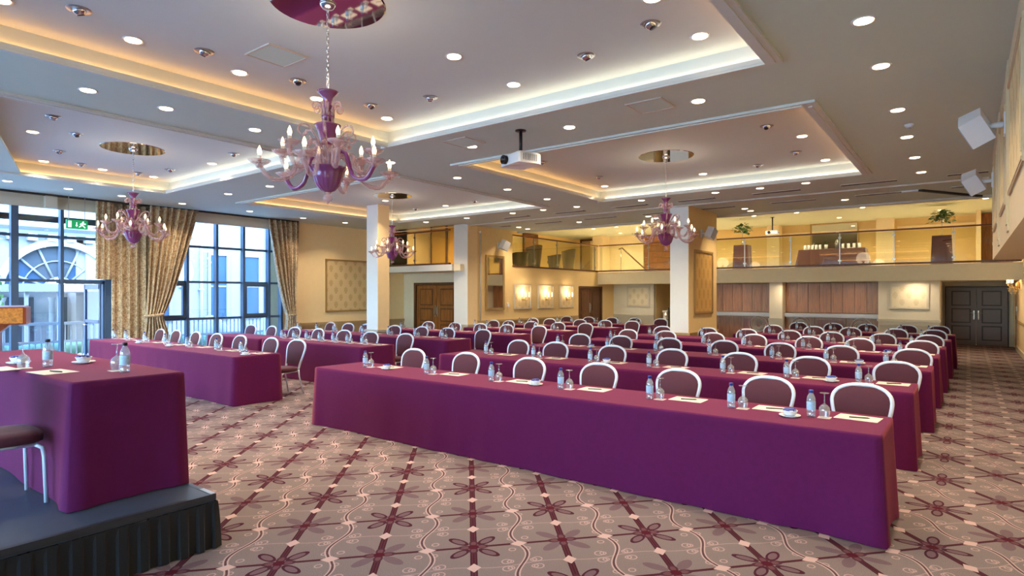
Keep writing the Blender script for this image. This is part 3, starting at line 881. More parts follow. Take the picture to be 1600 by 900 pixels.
# ------------------------------------------------------------------ doors
def panel_door(name, loc, axis_rot, W, Ht, leaf_mat, groove_mat, frame_mat, rows, handle, sides=2, frame=.09):
    d = struct_empty(name, loc); d.rotation_euler = (0, 0, axis_rot)
    # local: door in the xz plane, faces -y
    MB().box(-W / 2 - frame, -.05, 0, -W / 2, .08, Ht + frame).box(W / 2, -.05, 0, W / 2 + frame, .08, Ht + frame).box(-W / 2, -.05, Ht, W / 2, .08, Ht + frame).build('door_frame', frame_mat, d)
    lw = W / sides
    for s in range(sides):
        x0 = -W / 2 + s * lw + .006; x1 = x0 + lw - .012
        lf = MB().box(x0, .0, .012, x1, .045, Ht - .006).build('door_leaf', leaf_mat, d)
        m = lw * .17
        tot = Ht - .28 - .09 * (len(rows) - 1); z = .17
        for r in rows:
            h = tot * r
            MB().box(x0 + m, -.004, z, x1 - m, .0, z + h).build('panel_groove', groove_mat, lf)
            MB().rbox(x0 + m + .035, -.016, z + .035, x1 - m - .035, -.004, z + h - .035, .006).build('door_panel', leaf_mat, lf)
            z += h + .09
    handle(d)
    return d
def pull_pair(d):
    for s in (-1, 1):
        MB().box(s * .05 - .022, -.012, .98, s * .05 + .022, -.001, 1.34).tube([(s * .05, -.012, 1.05), (s * .05, -.05, 1.05), (s * .05, -.05, 1.29), (s * .05, -.012, 1.29)], .011, 8).build('handle', M_steel, d)
panel_door('door_2', (-13.89, 14.24, 0), 0, 1.86, 2.0, M_wood2, M_woodd, M_woodd, (.36, .28, .36), pull_pair)
def one_pull(d):
    MB().box(-.04, -.012, .98, .02, -.001, 1.36).tube([(-.01, -.012, 1.05), (-.01, -.05, 1.05), (-.01, -.05, 1.3), (-.01, -.012, 1.3)], .011, 8).build('handle', M_steel, d)
    MB().box(-.62, -.006, .55, -.30, -.001, .66).build('kick_plate', M_steel, d)
panel_door('door_3', (-11.90, 20.80, 0), PI / 2, 1.70, 1.93, M_woodd, M_woodd, M_woodd, (.5, .5), one_pull)
def lever_pair(d):
    for s in (-1, 1):
        MB().box(s * .06 - .02, -.012, .86, s * .06 + .02, -.001, 1.16).tube([(s * .06, -.012, 1.08), (s * .06, -.05, 1.08), (s * .17, -.05, 1.08)], .011, 8).tube([(s * .06, -.012, .93), (s * .06, -.04, .93)], .018, 8).build('handle', M_chrome, d)
panel_door('door_4', (.225, 25.3, 0), 0, 1.62, 1.93, M_slate, M_slate2, M_slate2, (.33, .33, .34), lever_pair, frame=.03)
panel_door('door_5', (1.26, 24.475, 0), -PI / 2, 1.0, 1.95, M_woodg, M_woodd, M_wood2, (.5, .5), one_pull, sides=1, frame=.05)

# ------------------------------------------------------------------ bar hatches on the rear wall
def hatch(x0, x1, label, swirls):
    t = thing('bar_hatch', label, 'bar', ((x0 + x1) / 2, Y2, 0))
    hw = (x1 - x0) / 2 - .015
    n = max(3, round((x1 - x0) / .36))
    for i in range(n):
        a = -hw + 2 * hw * i / n
        sh = MB().box(a + .004, .50, 1.08, a + 2 * hw / n - .004, .54, 2.09)
        so = sh.build('shutter_panel', M_wood, t)
        if i % 2 == 0: MB().box(a + .05, .488, 1.16, a + 2 * hw / n - .05, .50, 2.02).build('raised_field', M_wood, so)
    MB().box(-hw, .18, .95, hw, .56, 1.06).box(-hw, .30, .92, hw, .50, .95).build('counter', M_counter, t)
    k = max(2, round((x1 - x0) / 1.1))
    for i in range(k):
        a = -hw + 2 * hw * i / k
        MB().box(a + .006, .36, .12, a + 2 * hw / k - .006, .40, .92).build('front_panel', M_wood, t)
        MB().box(a + .08, .352, .22, a + 2 * hw / k - .08, .36, .84).build('inset_panel', M_woodr if i % 2 else M_wood, t)
    MB().box(-hw, .42, 0, hw, .5, .12).build('plinth', M_woodd, t)
    for sx in swirls:
        s = MB()
        c = sx - (x0 + x1) / 2
        s.tube([(c + (.06 + .19 * q / 60) * math.cos(q * .42), .338, .62 + (.06 + .19 * q / 60) * math.sin(q * .42)) for q in range(61)], .014, 6)
        s.tube([(c + .31 * math.cos(2 * PI * q / 36), .338, .62 + .31 * math.sin(2 * PI * q / 36)) for q in range(36)], .012, 6, True)
        s.build('spiral_ornament', M_trimw, t)
    return t
hatch(-7.6, -5.48, 'walnut shuttered bar hatch with spiral ornament just right of the broad pillar', (-5.93,))
hatch(-5.06, -2.24, 'long walnut shuttered bar hatch with two spiral ornaments on the rear wall', (-4.55, -2.74))
# staircase in the opening beside the broad pillar
t = thing('staircase', 'ochre staircase with white newel post in the rear opening', 'staircase', (-9.1, 23.0, 0))
st = MB()
for i in range(12): MB().box(-.55 + i * .24, .25, 0, -.31 + i * .24, 1.6, .175 * (i + 1)).build('step', M_dado, t)
MB().box(-.72, .10, 0, -.58, .24, .98).rbox(-.75, .07, .98, -.55, .27, 1.05).build('newel_post', M_white, t)
MB().tube([(-.65, .17, .98), (2.2, .17, 3.05)], .03, 8).build('handrail', M_trimw, t)
for i in range(9): MB().box(-.40 + i * .24, .16, .18 + i * .175, -.38 + i * .24, .18, 1.14 + i * .175).build('baluster', M_trimw, t)
t = thing('candelabra', 'dark floor candelabra with two lit bulbs beside the broad pillar at the rear', 'candelabra', (-9.32, 22.45, 0))
MB().lathe([(0, 0), (.16, 0), (.15, .03), (.03, .06), (.018, .12), (.018, 1.15), (.03, 1.18), (0, 1.2)], 12).build('stand', M_dark, t)
for dx, z in ((.10, 1.22), (-.12, .92)):
    a = MB().tube([(0, 0, z - .22), (dx * .7, 0, z - .2), (dx, 0, z - .06)], .01, 6).lathe([(0, 0), (.03, 0), (.034, .02), (0, .02)], 10, dx, 0, z - .07).build('arm', M_dark, t)
    MB().lathe([(0, -.05), (.018, -.02), (.016, .02), (0, .07)], 8, dx, 0, z).build('bulb', M_flame, a)

# ------------------------------------------------------------------ glass balustrades of the mezzanine
def glass_rail(name, label, p0, p1, joints, z0, posts_only=True, trim=True):
    """p0 -> p1 along one axis; joints: distances of the posts from p0"""
    t = thing(name, label, 'balustrade', (p0[0], p0[1], z0))
    dx, dy = p1[0] - p0[0], p1[1] - p0[1]; L = math.hypot(dx, dy); ux, uy = dx / L, dy / L
    def bar(a, b, zl, zh, d0, d1):
        m = MB()
        x0, y0 = ux * a - uy * d0, uy * a + ux * d0
        x1, y1 = ux * b - uy * d1, uy * b + ux * d1
        return m.box(x0, y0, zl, x1, y1, zh)
    bar(0, L, 0, .055, -.05, .05).build('base_trim', M_woodd, t)
    bar(0, L, 1.02, 1.065, -.03, .03).build('handrail', M_woodh, t)
    e = [0.0] + [j for j in joints] + [L]
    for a, b in zip(e, e[1:]):
        if b - a > .1: bar(a + .02, b - .02, .06, 1.0, -.006, .006).build('glass_panel', M_rail, t)
    for j in joints:
        m = bar(j - .013, j + .013, .055, 1.02, -.02, .02)
        for zz in (.14, .86):
            b = bar(j - .045, j + .045, zz, zz + .05, -.028, .028); n = len(m.v)
            m.v += b.v; m.f += [[n + i for i in f] for f in b.f]; m.s += b.s; m.mi += b.mi
        m.build('post', M_steel, t)
    return t
glass_rail('glass_balustrade', 'glass balustrade with wooden rail over the alcove doors at left', (-15.1, 13.30), (-12.42, 13.30), [1.18], 2.60)
glass_rail('glass_balustrade', 'glass balustrade of the mezzanine above the three wall sconces', (-11.88, 15.70), (-11.88, 21.40), [1.24, 2.70, 5.45], 2.60)
glass_rail('glass_balustrade', 'long glass balustrade across the rear mezzanine', (-11.80, 21.38), (1.17, 21.38), [2.12, 4.32, 5.67, 7.14, 8.58, 10.03, 11.48, 12.5], 2.60)

# mezzanine interior
for i, (a, b) in enumerate(((-15.2, -14.9), (-14.75, -14.2), (-14.1, -13.75), (-13.62, -13.02), (-12.9, -12.5))):
    pass
t = thing('curtained_screen', 'amber lit doors with brown frames behind the alcove balustrade', 'screen', (-13.7, 15.46, 2.6))
for i, (a, b) in enumerate(((-1.6, -.92), (-.82, -.28), (-.24, .12), (.32, .92), (1.02, 1.55))):
    MB().box(a, -.02, .10, b, .0, 1.78).build('amber_panel', M_amber, t)
    MB().box(a - .05, -.035, 0, a, .03, 1.8).box(b, -.035, 0, b + .05, .03, 1.8).box(a, -.035, 0, b, .03, .1).build('frame', M_woodd, t)
    if i in (1, 2): MB().tube([(b - .03 if i == 1 else a + .03, -.05, .8), (b - .03 if i == 1 else a + .03, -.05, 1.35)], .014, 6).build('handle', M_dark, t)
struct('wall_mezzanine', MB().box(-6.32, 25.0, 2.6, -5.86, 25.46, ZM).box(-2.60, 24.9, 2.6, -2.08, 25.46, ZM).box(-13.94, 24.6, 2.6, -13.40, 25.46, ZM).box(-14.0, 25.3, 2.6, -11.7, 25.45, ZM), M_cream)
struct('wall_mezzanine', MB().box(.22, 24.4, 2.6, .34, 25.46, ZM).box(-2.0, 25.38, 4.05, .2, 25.45, 4.12).box(-6.0, 25.38, 4.05, -2.6, 25.45, 4.10), M_cream)
for i in range(7):
    pass
t = thing('wood_screen', 'brown slatted wood wall on the mezzanine behind the right rear chandelier', 'screen', (-10.9, 25.40, 2.6))
for i in range(7): MB().box(-.78, -.03, .02 + i * .255, 1.6, .03, .255 + i * .255).build('board', M_wood, t)
t = thing('wood_screen', 'brown wood door panel at the far right end of the mezzanine', 'screen', (.76, 25.40, 2.6))
MB().box(-.40, -.03, 0, .40, .03, 1.78).build('panel', M_wood, t); MB().rbox(-.30, -.045, .2, .30, -.03, .8).rbox(-.30, -.045, .95, .30, -.03, 1.65).build('inset_panel', M_wood2, t)
MB().box(-.12, -.06, .72, .08, -.03, .82).build('plate', M_plast, t)
t = thing('mirror', 'large framed mirror on the mezzanine wall behind the buffet', 'mirror', (-4.01, 25.42, 3.38))
MB().box(-.76, -.02, .04, .76, 0, .98).build('mirror_glass', M_mirror, t)
MB().box(-.82, -.045, 0, .82, -.0, .05).box(-.82, -.045, .97, .82, 0, 1.03).box(-.82, -.045, .05, -.76, 0, .97).box(.76, -.045, .05, .82, 0, .97).build('frame', M_gold, t)
for i, (x, w, lb) in enumerate(((-15.0, .0, 'door'),)):
    t = thing('mezzanine_door', 'dark framed doorway at the left rear of the mezzanine', 'doorway', (-14.5, 25.42, 2.6))
    MB().box(-.55, -.06, 0, -.47, .02, 1.76).box(.47, -.06, 0, .55, .02, 1.76).box(-.55, -.06, 1.68, .55, .02, 1.76).build('door_frame', M_woodd, t)
    MB().box(-.47, -.02, 0, 0, .02, 1.68).build('door_leaf', M_dado, t); MB().box(.0, -.03, 0, .47, .02, 1.68).build('door_leaf', M_cream, t)
t = thing('mezzanine_door', 'dark brown door at the left end of the mezzanine behind the tub chairs', 'doorway', (-15.36, 21.6, 2.6))
MB().box(0, -.55, 0, .05, .55, 1.76).build('door_leaf', M_woodd, t); MB().box(.05, -.48, .15, .065, .48, .8).box(.05, -.48, .95, .065, .48, 1.62).build('door_panel', M_wood2, t)
t = thing('stair_rail', 'sloping dark handrail of the stairwell behind the rear glass balustrade', 'handrail', (-10.6, 22.6, 2.6))
MB().tube([(-.95, 0, .98), (-.8, 0, 1.02), (.25, 0, .1)], .03, 8).build('handrail', M_woodd, t)
MB().tube([(-.85, 0, 0), (-.85, 0, .98)], .018, 8).tube([(.2, 0, 0), (.2, 0, .14)], .018, 8).build('post', M_steel, t)

def tub_chair(x, y, rz, label, h):
    t = thing('tub_chair', label, 'armchair', (x, y, 2.6), rz, 'dark tub chairs on the mezzanine')
    R = .29
    def f(u, v):
        a = lerp(-.35, PI + .35, u); r = R * lerp(.80, 1.12, v)
        return (r * math.cos(a), r * math.sin(a), .10 + (h - .10) * v * (1.0 - .12 * (1 - math.sin(max(0, min(PI, a))))))
    def g(u, v):
        a = lerp(PI + .35, -.35, u); r = R * lerp(.80, 1.12, v) - .05
        return (r * math.cos(a), r * math.sin(a), .10 + (h - .10) * v * (1.0 - .12 * (1 - math.sin(max(0, min(PI, a))))))
    m = MB().grid(f, 20, 4).grid(g, 20, 4)
    def rim(u, v):
        a = lerp(-.35, PI + .35, u); r = R * 1.12 - .05 * v
        return (r * math.cos(a), r * math.sin(a), .10 + (h - .10) * (1.0 - .12 * (1 - math.sin(max(0, min(PI, a))))))
    m.grid(rim, 20, 1)
    for a in (-.35, PI + .35):
        c, s = math.cos(a), math.sin(a); n = len(m.v)
        rr = (R * .8, R * 1.12)
        hh = .10 + (h - .10) * .88
        m.v += [(rr[0] * c, rr[0] * s, .1), (rr[1] * c, rr[1] * s, hh), ((rr[1] - .05) * c, (rr[1] - .05) * s, hh), ((rr[0] - .05) * c, (rr[0] - .05) * s, .1)]
        m.face([n, n + 1, n + 2, n + 3])
    m.build('shell', M_leather, t)
    MB().lathe([(0, .30), (.18, .30), (.205, .33), (.205, .40), (.18, .43), (0, .44)], 16, 0, -.02).build('seat_cushion', M_leather, t)
    for sx in (-1, 1):
        for sy in (-1, 1): MB().lathe([(0, 0), (.018, 0), (.024, .12), (0, .12)], 8, sx * .15, sy * .15 + .02).build('leg', M_woodd, t)
    return t
tub_chair(-12.95, 18.45, -PI / 2 - .2, 'dark high backed tub chair nearest the left end of the mezzanine balustrade', .94)
tub_chair(-12.95, 17.55, -PI / 2 - .7, 'dark low tub chair partly hidden at the left end of the mezzanine', .62)
tub_chair(-12.95, 19.75, -PI / 2 + .2, 'dark low tub chair in the middle of the left mezzanine', .66)
tub_chair(-12.95, 20.85, -PI / 2, 'dark high backed tub chair on the right of the left mezzanine group', .94)

def draped_table(loc, w, d, h, label, name='draped_table', cat='table', taper=.05):
    def f(u, v):
        a = u * 4; k = int(min(3.999, a)); s = a - k
        hw = w / 2 + taper * (1 - v); hd = d / 2 + taper * (1 - v)
        hw += .012 * math.sin(u * 4 * 11) * (1 - v); hd += .012 * math.sin(u * 4 * 11) * (1 - v)
        c = [(-hw, -hd), (hw, -hd), (hw, hd), (-hw, hd), (-hw, -hd)]
        return (lerp(c[k][0], c[k + 1][0], s), lerp(c[k][1], c[k + 1][1], s), h * v + .004)
    m = MB().grid(f, 64, 5, closed_u=True)
    m.box(-w / 2, -d / 2, h - .01, w / 2, d / 2, h)
    t = thing(name, label, cat, loc)
    m.build('drape', M_drape, t)
    return t
def flower_stand(x, y, label_t, label_p):
    draped_table((x, y, 2.6), .48, .48, .86, label_t, taper=-.03 + .06)
    t = thing('flower_arrangement', label_p, 'plant', (x, y, 3.475))
    MB().lathe([(0, 0), (.06, 0), (.05, .03), (.02, .06), (.018, .40), (.05, .46), (.07, .52), (.05, .52), (0, .40)], 12).build('vase', M_wine, t)
    lv = MB(); rnd = random.Random(int(abs(x) * 100))
    for i in range(170):
        a = rnd.uniform(0, 2 * PI); e = rnd.uniform(-.5, 1.2); r = rnd.uniform(.05, .30)
        c = Vector((r * math.cos(a), r * math.sin(a), .58 + .20 * e * (1 - r))); c.z -= r * r * 1.4
        d = Vector((math.cos(a), math.sin(a), rnd.uniform(-.9, .5))).normalized() * .12
        s = d.cross(Vector((rnd.uniform(-.3, .3), rnd.uniform(-.3, .3), 1))).normalized() * .05; n = len(lv.v)
        lv.v += [tuple(c), tuple(c + d * .5 + s), tuple(c + d), tuple(c + d * .5 - s)]; lv.face([n, n + 1, n + 2, n + 3])
    tag(lv.build('foliage', M_leaf, t), kind='stuff')
    st = MB()
    for i in range(10):
        a = 2 * PI * i / 10
        st.tube([(0, 0, .40), (.05 * math.cos(a), .05 * math.sin(a), .58), (.2 * math.cos(a), .2 * math.sin(a), .62)], .004, 4)
    st.build('stems', M_leaf, t)
    return t
flower_stand(-6.47, 22.3, 'dark draped pedestal table just right of the broad pillar on the mezzanine', 'tall vase of greenery on the mezzanine right of the broad pillar')
flower_stand(-.62, 22.3, 'dark draped pedestal table near the right end of the mezzanine', 'tall vase of greenery near the right end of the mezzanine')
draped_table((-3.60, 22.5, 2.6), 1.95, .70, .60, 'long dark draped buffet table on the rear mezzanine', taper=.10)
cup = MB().lathe([(0, 0), (.035, 0), (.045, .02), (.045, .17), (.04, .17), (.04, .03), (0, .02)], 10).mesh('cup_stack', M_china)
for i in range(9):
    x = -4.42 + i * .115 if i < 5 else -3.28 + (i - 5) * .16
    tag(instance('cup_stack', cup, None, (x, 22.4, 3.20)), 'stack of white cups, %s from the left on the mezzanine buffet' % ORD[i + 1], 'cups', 'cups on the mezzanine buffet')
t = thing('potted_plant', 'small green potted plant among the cups on the mezzanine buffet', 'plant', (-3.78, 22.4, 3.20))
MB().lathe([(0, 0), (.05, 0), (.06, .16), (.05, .16), (0, .14)], 10).build('pot', M_china, t)
lv = MB()
for i in range(14):
    a = 2 * PI * i / 14 * 2.4; d = Vector((.09 * math.cos(a), .09 * math.sin(a), .10 + .004 * i)); n = len(lv.v); s = Vector((-math.sin(a), math.cos(a), 0)) * .025
    lv.v += [(0, 0, .15), tuple(d * .6 + s + Vector((0, 0, .14))), tuple(d + Vector((0, 0, .14))), tuple(d * .6 - s + Vector((0, 0, .14)))]; lv.face([n, n + 1, n + 2, n + 3])
lv.build('foliage', M_leaf, t)
t = thing('coffee_flask', 'tall dark flask on the mezzanine buffet beside the cups', 'flask', (-3.45, 22.4, 3.20))
MB().lathe([(0, 0), (.06, 0), (.062, .22), (.05, .28), (.03, .31), (0, .32)], 12).build('body', M_steel, t)
MB().tube([(.06, 0, .24), (.11, 0, .22), (.11, 0, .1), (.06, 0, .08)], .01, 6).build('handle', M_dark, t)

# ------------------------------------------------------------------ wall sconces, mirror, speakers, projectors
def sconce(x, y, label):
    wall_panel((x, y, 1.20), label.replace('three armed sconce', 'framed cream panel'), 'X', .98, .83, M_damask, M_trimw, .025, .05, 'sconce_panel', 'wall panel', None, 1)
    t = thing('wall_sconce', label, 'wall light', (x + .02, y, 1.52))
    MB().lathe([(0, 0), (.05, .02), (.05, .03), (0, .05)], 12).build('back_plate', M_gold, t)
    for k in (-1, 0, 1):
        a = MB().tube([(.0, 0, .02), (.08, k * .10, -.03), (.11, k * .21, .02), (.11, k * .21, .09)], .010, 6).lathe([(0, .08), (.035, .09), (.03, .1), (0, .1)], 8, .11, k * .21).build('arm', M_gold, t)
        MB().lathe([(0, .10), (.018, .10), (.018, .16), (0, .16)], 8, .11, k * .21).lathe([(0, .16), (.02, .18), (.014, .22), (0, .26)], 8, .11, k * .21).build('candle_bulb', M_flame, a)
    l = bpy.data.lights.new('sconce_lamp', 'POINT'); l.energy = 9; l.color = LAMP_COL; l.shadow_soft_size = .12
    o = bpy.data.objects.new('sconce_lamp', l); COL.objects.link(o); o.parent = t; o.location = (.16, 0, .28)
for i, yy in enumerate((16.22, 17.60, 18.97)):
    sconce(-11.85, yy, 'three armed sconce on the ochre wall, %s' % ['beside the tall mirror', 'middle of three', 'nearest the dark door'][i])
t = thing('mirror', 'tall narrow gilt mirror on the ochre wall', 'mirror', (-11.85, 14.75, 1.20))
MB().box(.0, -.40, .06, .02, .40, 1.66).build('mirror_glass', M_mirror, t)
MB().box(0, -.46, 0, .04, .46, .07).box(0, -.46, 1.65, .04, .46, 1.72).box(0, -.46, .07, .04, -.40, 1.65).box(0, .40, .07, .04, .46, 1.65).build('frame', M_gold, t)
tag(MB().rbox(-.03, -.05, 0, .03, .05, .12).build('wall_switch', M_plast, None, (-11.83, 15.42, 1.30)), 'small white switch on the ochre wall right of the tall mirror', 'switch')
# crystal sconce on the right wall by the dark doors
t = thing('crystal_sconce', 'gold crystal wall chandelier on the right wall near the dark doors', 'wall light', (XR - .02, 22.3, 1.95))
MB().lathe([(0, -.1), (.05, -.08), (.06, .02), (.03, .1), (0, .12)], 12, -.03, 0, 0).build('back_plate', M_gold, t)
for k in range(5):
    a = -.9 + k * .45; c, s = math.cos(a), math.sin(a)
    ar_ = MB().tube([(-.04, 0, 0), (-.15 * c, .2 * s, -.08), (-.26 * c, .34 * s, .0), (-.26 * c, .34 * s, .05)], .01, 6).lathe([(0, .05), (.04, .06), (.03, .075), (0, .075)], 8, -.26 * c, .34 * s).build('arm', M_gold, t)
    MB().lathe([(0, .075), (.016, .08), (.016, .14), (.02, .16), (0, .22)], 8, -.26 * c, .34 * s).build('candle_bulb', M_flame, ar_)
cr = MB(); rnd = random.Random(3)
for k in range(60):
    a = rnd.uniform(-1.2, 1.2); r = rnd.uniform(.05, .28)
    cr.lathe([(0, -.022), (.011, 0), (0, .022)], 5, -r * math.cos(a), r * 1.2 * math.sin(a), rnd.uniform(-.24, -.02), smooth=False)
tag(cr.build('crystals', mat('amber_crystal', (236, 204, 140), .1, vary=.1, spec=.9), t), kind='stuff')
l = bpy.data.lights.new('sconce_lamp', 'POINT'); l.energy = 16; l.color = LAMP_COL; l.shadow_soft_size = .12
o = bpy.data.objects.new('sconce_lamp', l); COL.objects.link(o); o.parent = t; o.location = (-.3, 0, .16)
tag(MB().rbox(-.02, -.05, 0, .01, .05, .14).build('wall_switch', M_plast, None, (XR - .012, 23.6, 1.2)), 'small switch plate on the right wall below the crystal sconce', 'switch')

def speaker(loc, rz, tilt, label, sc_=1.0, roll=0.0):
    t = thing('wall_speaker', label, 'speaker', loc, rz)
    # local: wall plane at y = 0, speaker stands off to -y
    MB().box(-.07, -.03, -.10, .07, 0, .10).tube([(0, -.03, 0), (0, -.14, 0)], .028, 8).build('bracket', M_plast, t)
    b = MB()
    prof = [(-.17, -.13), (-.13, .12), (.13, .12), (.17, -.13)]     # (x, y) outline, wide face forward
    b.prism(prof, -.18, .18)
    b2 = MB(); b2.prism([(-.155, -.145), (-.162, -.13), (.162, -.13), (.155, -.145)], -.17, .17)
    rot = Vector((0, 0, 0))
    from mathutils import Matrix
    R = Matrix.Rotation(roll, 3, 'Y') @ Matrix.Rotation(tilt, 3, 'X')
    for q in (b, b2): q.v = [tuple(R @ (Vector(p) * sc_) + Vector((0, -.22, 0))) for p in q.v]
    b.build('cabinet', M_plast, t); b2.build('grille', M_plastg, t)
    return t
speaker((XF, 7.03, 3.24), -PI / 2, .45, 'nearer angular white speaker on a bracket high on the right wall', .72, .6)
speaker((XF, 10.60, 3.27), -PI / 2, .45, 'farther angular white speaker on a bracket high on the right wall', .72, .6)
speaker((-11.85, 14.95, 3.25), PI / 2, .3, 'white speaker above the tall mirror on the ochre wall', .8, .3)
speaker((-5.178, 14.50, 3.18), PI / 2, .3, 'white speaker above the gold panel on the broad pillar', .72, .3)

def projector(loc, top, rz, label, s=1.0):
    t = thing('projector', label, 'projector', loc, rz)
    MB().rbox(-.22 * s, -.17 * s, -.07 * s, .22 * s, .17 * s, .07 * s, .02 * s).build('body', M_plast, t)
    MB().lathe([(.0, 0), (.055 * s, 0), (.058 * s, .05 * s), (.046 * s, .05 * s), (.04 * s, .02 * s), (0, .02 * s)], 16).build('lens', M_dark, t).location = (-.08 * s, -.17 * s, 0)
    t.children[-1].rotation_euler = (PI / 2, 0, 0)
    g = MB()
    for i in range(7): g.box(.22 * s, -.11 * s + i * .032 * s, -.04 * s, .224 * s, -.095 * s + i * .032 * s, .04 * s)
    g.build('vent_grille', M_plastg, t)
    MB().tube([(0, 0, .07 * s), (0, 0, top)], .022, 8).lathe([(0, 0), (.07, 0), (.07, .012), (0, .012)], 14, 0, 0, top - .012).box(-.08, -.06, .07 * s, .08, .06, .09 * s).build('ceiling_mount', M_dark, t)
    return t
projector((-4.52, 6.15, 3.40), ZC - 3.40, -.35, 'white projector hanging from the ceiling between the two right hand recesses')
projector((-5.45, 22.3, 3.86), ZM - 3.86, .0, 'white projector hanging over the rear mezzanine balustrade', .9)

# ------------------------------------------------------------------ recessed ceiling lamps
me_ring = MB().lathe([(.066, .0), (.086, -.006), (.088, 0.0)], 18).mesh('trim_ring', M_plast)
me_lens = MB().lathe([(0, -.004), (.066, -.004), (.066, .012), (0, .012)], 18).mesh('lens', M_lens)
lampd = bpy.data.lights.new('lamp', 'AREA'); lampd.shape = 'DISK'; lampd.size = .12; lampd.energy = LAMP_W; lampd.color = LAMP_COL; lampd.spread = math.radians(112)
lampm = lampd.copy(); lampm.energy = LAMP_W * 2.2; lampm.spread = math.radians(150)
lampu = lampd.copy(); lampu.energy = LAMP_W * .65; lampu.spread = math.radians(165)
def downlight(x, y, z, label, group, power=True):
    t = thing('downlight', label, 'ceiling light', (x, y, z), 0, group)
    instance('trim_ring', me_ring, t); instance('lens', me_lens, t, (0, 0, -.003))
    o = bpy.data.objects.new('lamp', lampm if z > 4.2 and y > 15 else lampu if z < 2.25 else lampd); COL.objects.link(o); o.parent = t; o.location = (0, 0, -.012)
def lamp_run(pts, z, where):
    pts = sorted(pts, key=lambda p: math.hypot(p[0], p[1]))
    for i, (x, y) in enumerate(pts):
        downlight(x, y, z, 'lit round ceiling lamp %s, %s from the camera' % (where, ORD[i + 1]), 'lit round ceiling lamps')
lamp_run([(-6.02, 1.33), (-6.02, 2.27), (-6.02, 3.27), (-6.1, 4.25), (-6.05, 5.28), (-3.96, 4.30), (-3.97, 5.27), (-1.90, 5.28), (-1.95, 4.38), (-1.95, 2.2)], ZU, 'inside the recess over the front tables')
lamp_run([(-7.15, 2.28), (-7.15, 3.03), (-7.18, 4.10)], ZC, 'on the beam between the two front recesses')
lamp_run([(-10.55, 2.69), (-12.72, 3.40), (-12.70, 4.28), (-12.70, 5.15), (-10.6, 5.25)], ZU, 'in the recess by the left windows')
lamp_run([(-14.05, 3.21), (-14.12, 4.17), (-14.23, 5.15), (-14.33, 6.42), (-14.31, 8.03), (-14.43, 9.63), (-14.40, 10.99)], ZC, 'along the window wall border')
lamp_run([(-12.20, 6.38), (-10.70, 6.41), (-8.95, 6.41), (-7.26, 6.41), (-5.56, 6.41), (-3.95, 6.40), (-2.31, 6.37)], ZC, 'on the middle cross beam')
lamp_run([(-7.26, 7.97), (-7.27, 9.45), (-7.31, 10.92)], ZC, 'on the beam between the two rear recesses')
lamp_run([(-10.80, 11.40), (-11.9, 7.45), (-11.4, 9.9)], ZU, 'inside the left rear recess')
lamp_run([(-6.15, 11.38), (-4.03, 11.36), (-1.92, 9.52), (-1.94, 11.45)], ZU, 'inside the right rear recess')
lamp_run([(-.63, 5.26), (-.63, 6.40), (-.63, 8.04), (-.64, 9.49), (-.64, 10.98), (-.63, 12.37)], ZC, 'along the right wall border')
lamp_run([(-12.42, 12.30), (-10.87, 12.31), (-9.28, 12.28), (-8.33, 12.27), (-7.39, 12.30), (-5.75, 12.33), (-4.11, 12.31), (-3.24, 12.32), (-2.41, 12.27)], ZC, 'in the row behind the rear recesses')
lamp_run([(-11.08, 14.97), (-11.13, 15.52), (-8.91, 14.96), (-6.78, 14.97), (-6.79, 15.47), (-4.31, 15.04), (-4.31, 15.53), (-2.15, 14.94)], ZC, 'in the rearmost main row')
lamp_run([(-12.3, 21.8), (-11.2, 21.7), (-9.97, 21.5), (-8.6, 21.5), (-7.4, 21.5), (-5.85, 21.5), (-4.5, 21.5), (-2.6, 21.45), (.40, 21.5)], ZM - .002, 'over the mezzanine balustrade')
lamp_run([(-13.4, 17.5), (-13.4, 20.0), (-13.6, 14.4), (-14.6, 14.4), (-3.6, 23.8), (-8.0, 23.8), (-.7, 23.6), (-12.2, 24.0)], ZM - .002, 'deep over the mezzanine floor')
lamp_run([(-10.6, 21.62), (-8.7, 21.62), (-6.6, 21.62), (-4.9, 21.62), (-3.0, 21.62), (-1.25, 21.62), (.45, 21.62)], 2.118, 'under the edge of the rear mezzanine')
lamp_run([(.72, 3.0), (.72, 6.0), (.72, 9.0)], 2.198, 'under the right hand gallery')

# unlit swivel spots
me_bez = MB().lathe([(.05, 0.0), (.085, -.008), (.09, 0.0)], 16).mesh('bezel', M_steel)
me_eye = MB().lathe([(0, -.045), (.03, -.04), (.05, -.015), (.055, .01), (0, .01)], 14).mesh('eyeball', M_chrome)
me_bore = MB().lathe([(0, -.047), (.028, -.046), (.028, -.04), (0, -.04)], 12).mesh('bore', M_dark)
def spots(pts, z, where):
    for i, (x, y) in enumerate(sorted(pts, key=lambda p: math.hypot(*p))):
        t = thing('swivel_spotlight', 'unlit chrome swivel spotlight %s, %s from the camera' % (where, ORD[i + 1]), 'spotlight', (x, y, z), 0, 'unlit swivel spotlights')
        instance('bezel', me_bez, t); e = instance('eyeball', me_eye, t, rot=(.45, 0, random.uniform(0, 6))); instance('bore', me_bore, t, rot=(.45, 0, e.rotation_euler[2]))
spots([(-5.72, 1.76), (-5.76, 2.78), (-5.75, 3.77), (-5.78, 4.79), (-5.00, 5.02), (-2.93, 5.05), (-2.15, 4.79)], ZU, 'in the recess over the front tables')
spots([(-9.42, 2.62), (-10.17, 3.10), (-11.62, 3.31), (-12.45, 3.86), (-9.56, 5.09), (-11.72, 5.03), (-12.51, 4.80)], ZU, 'in the recess by the left windows')
spots([(-2.19, 8.65), (-2.21, 10.5), (-2.97, 11.17), (-5.88, 8.65), (-5.75, 10.4)], ZU, 'in the right rear recess')
spots([(-9.68, 11.25), (-11.8, 11.3)], ZU, 'in the left rear recess')
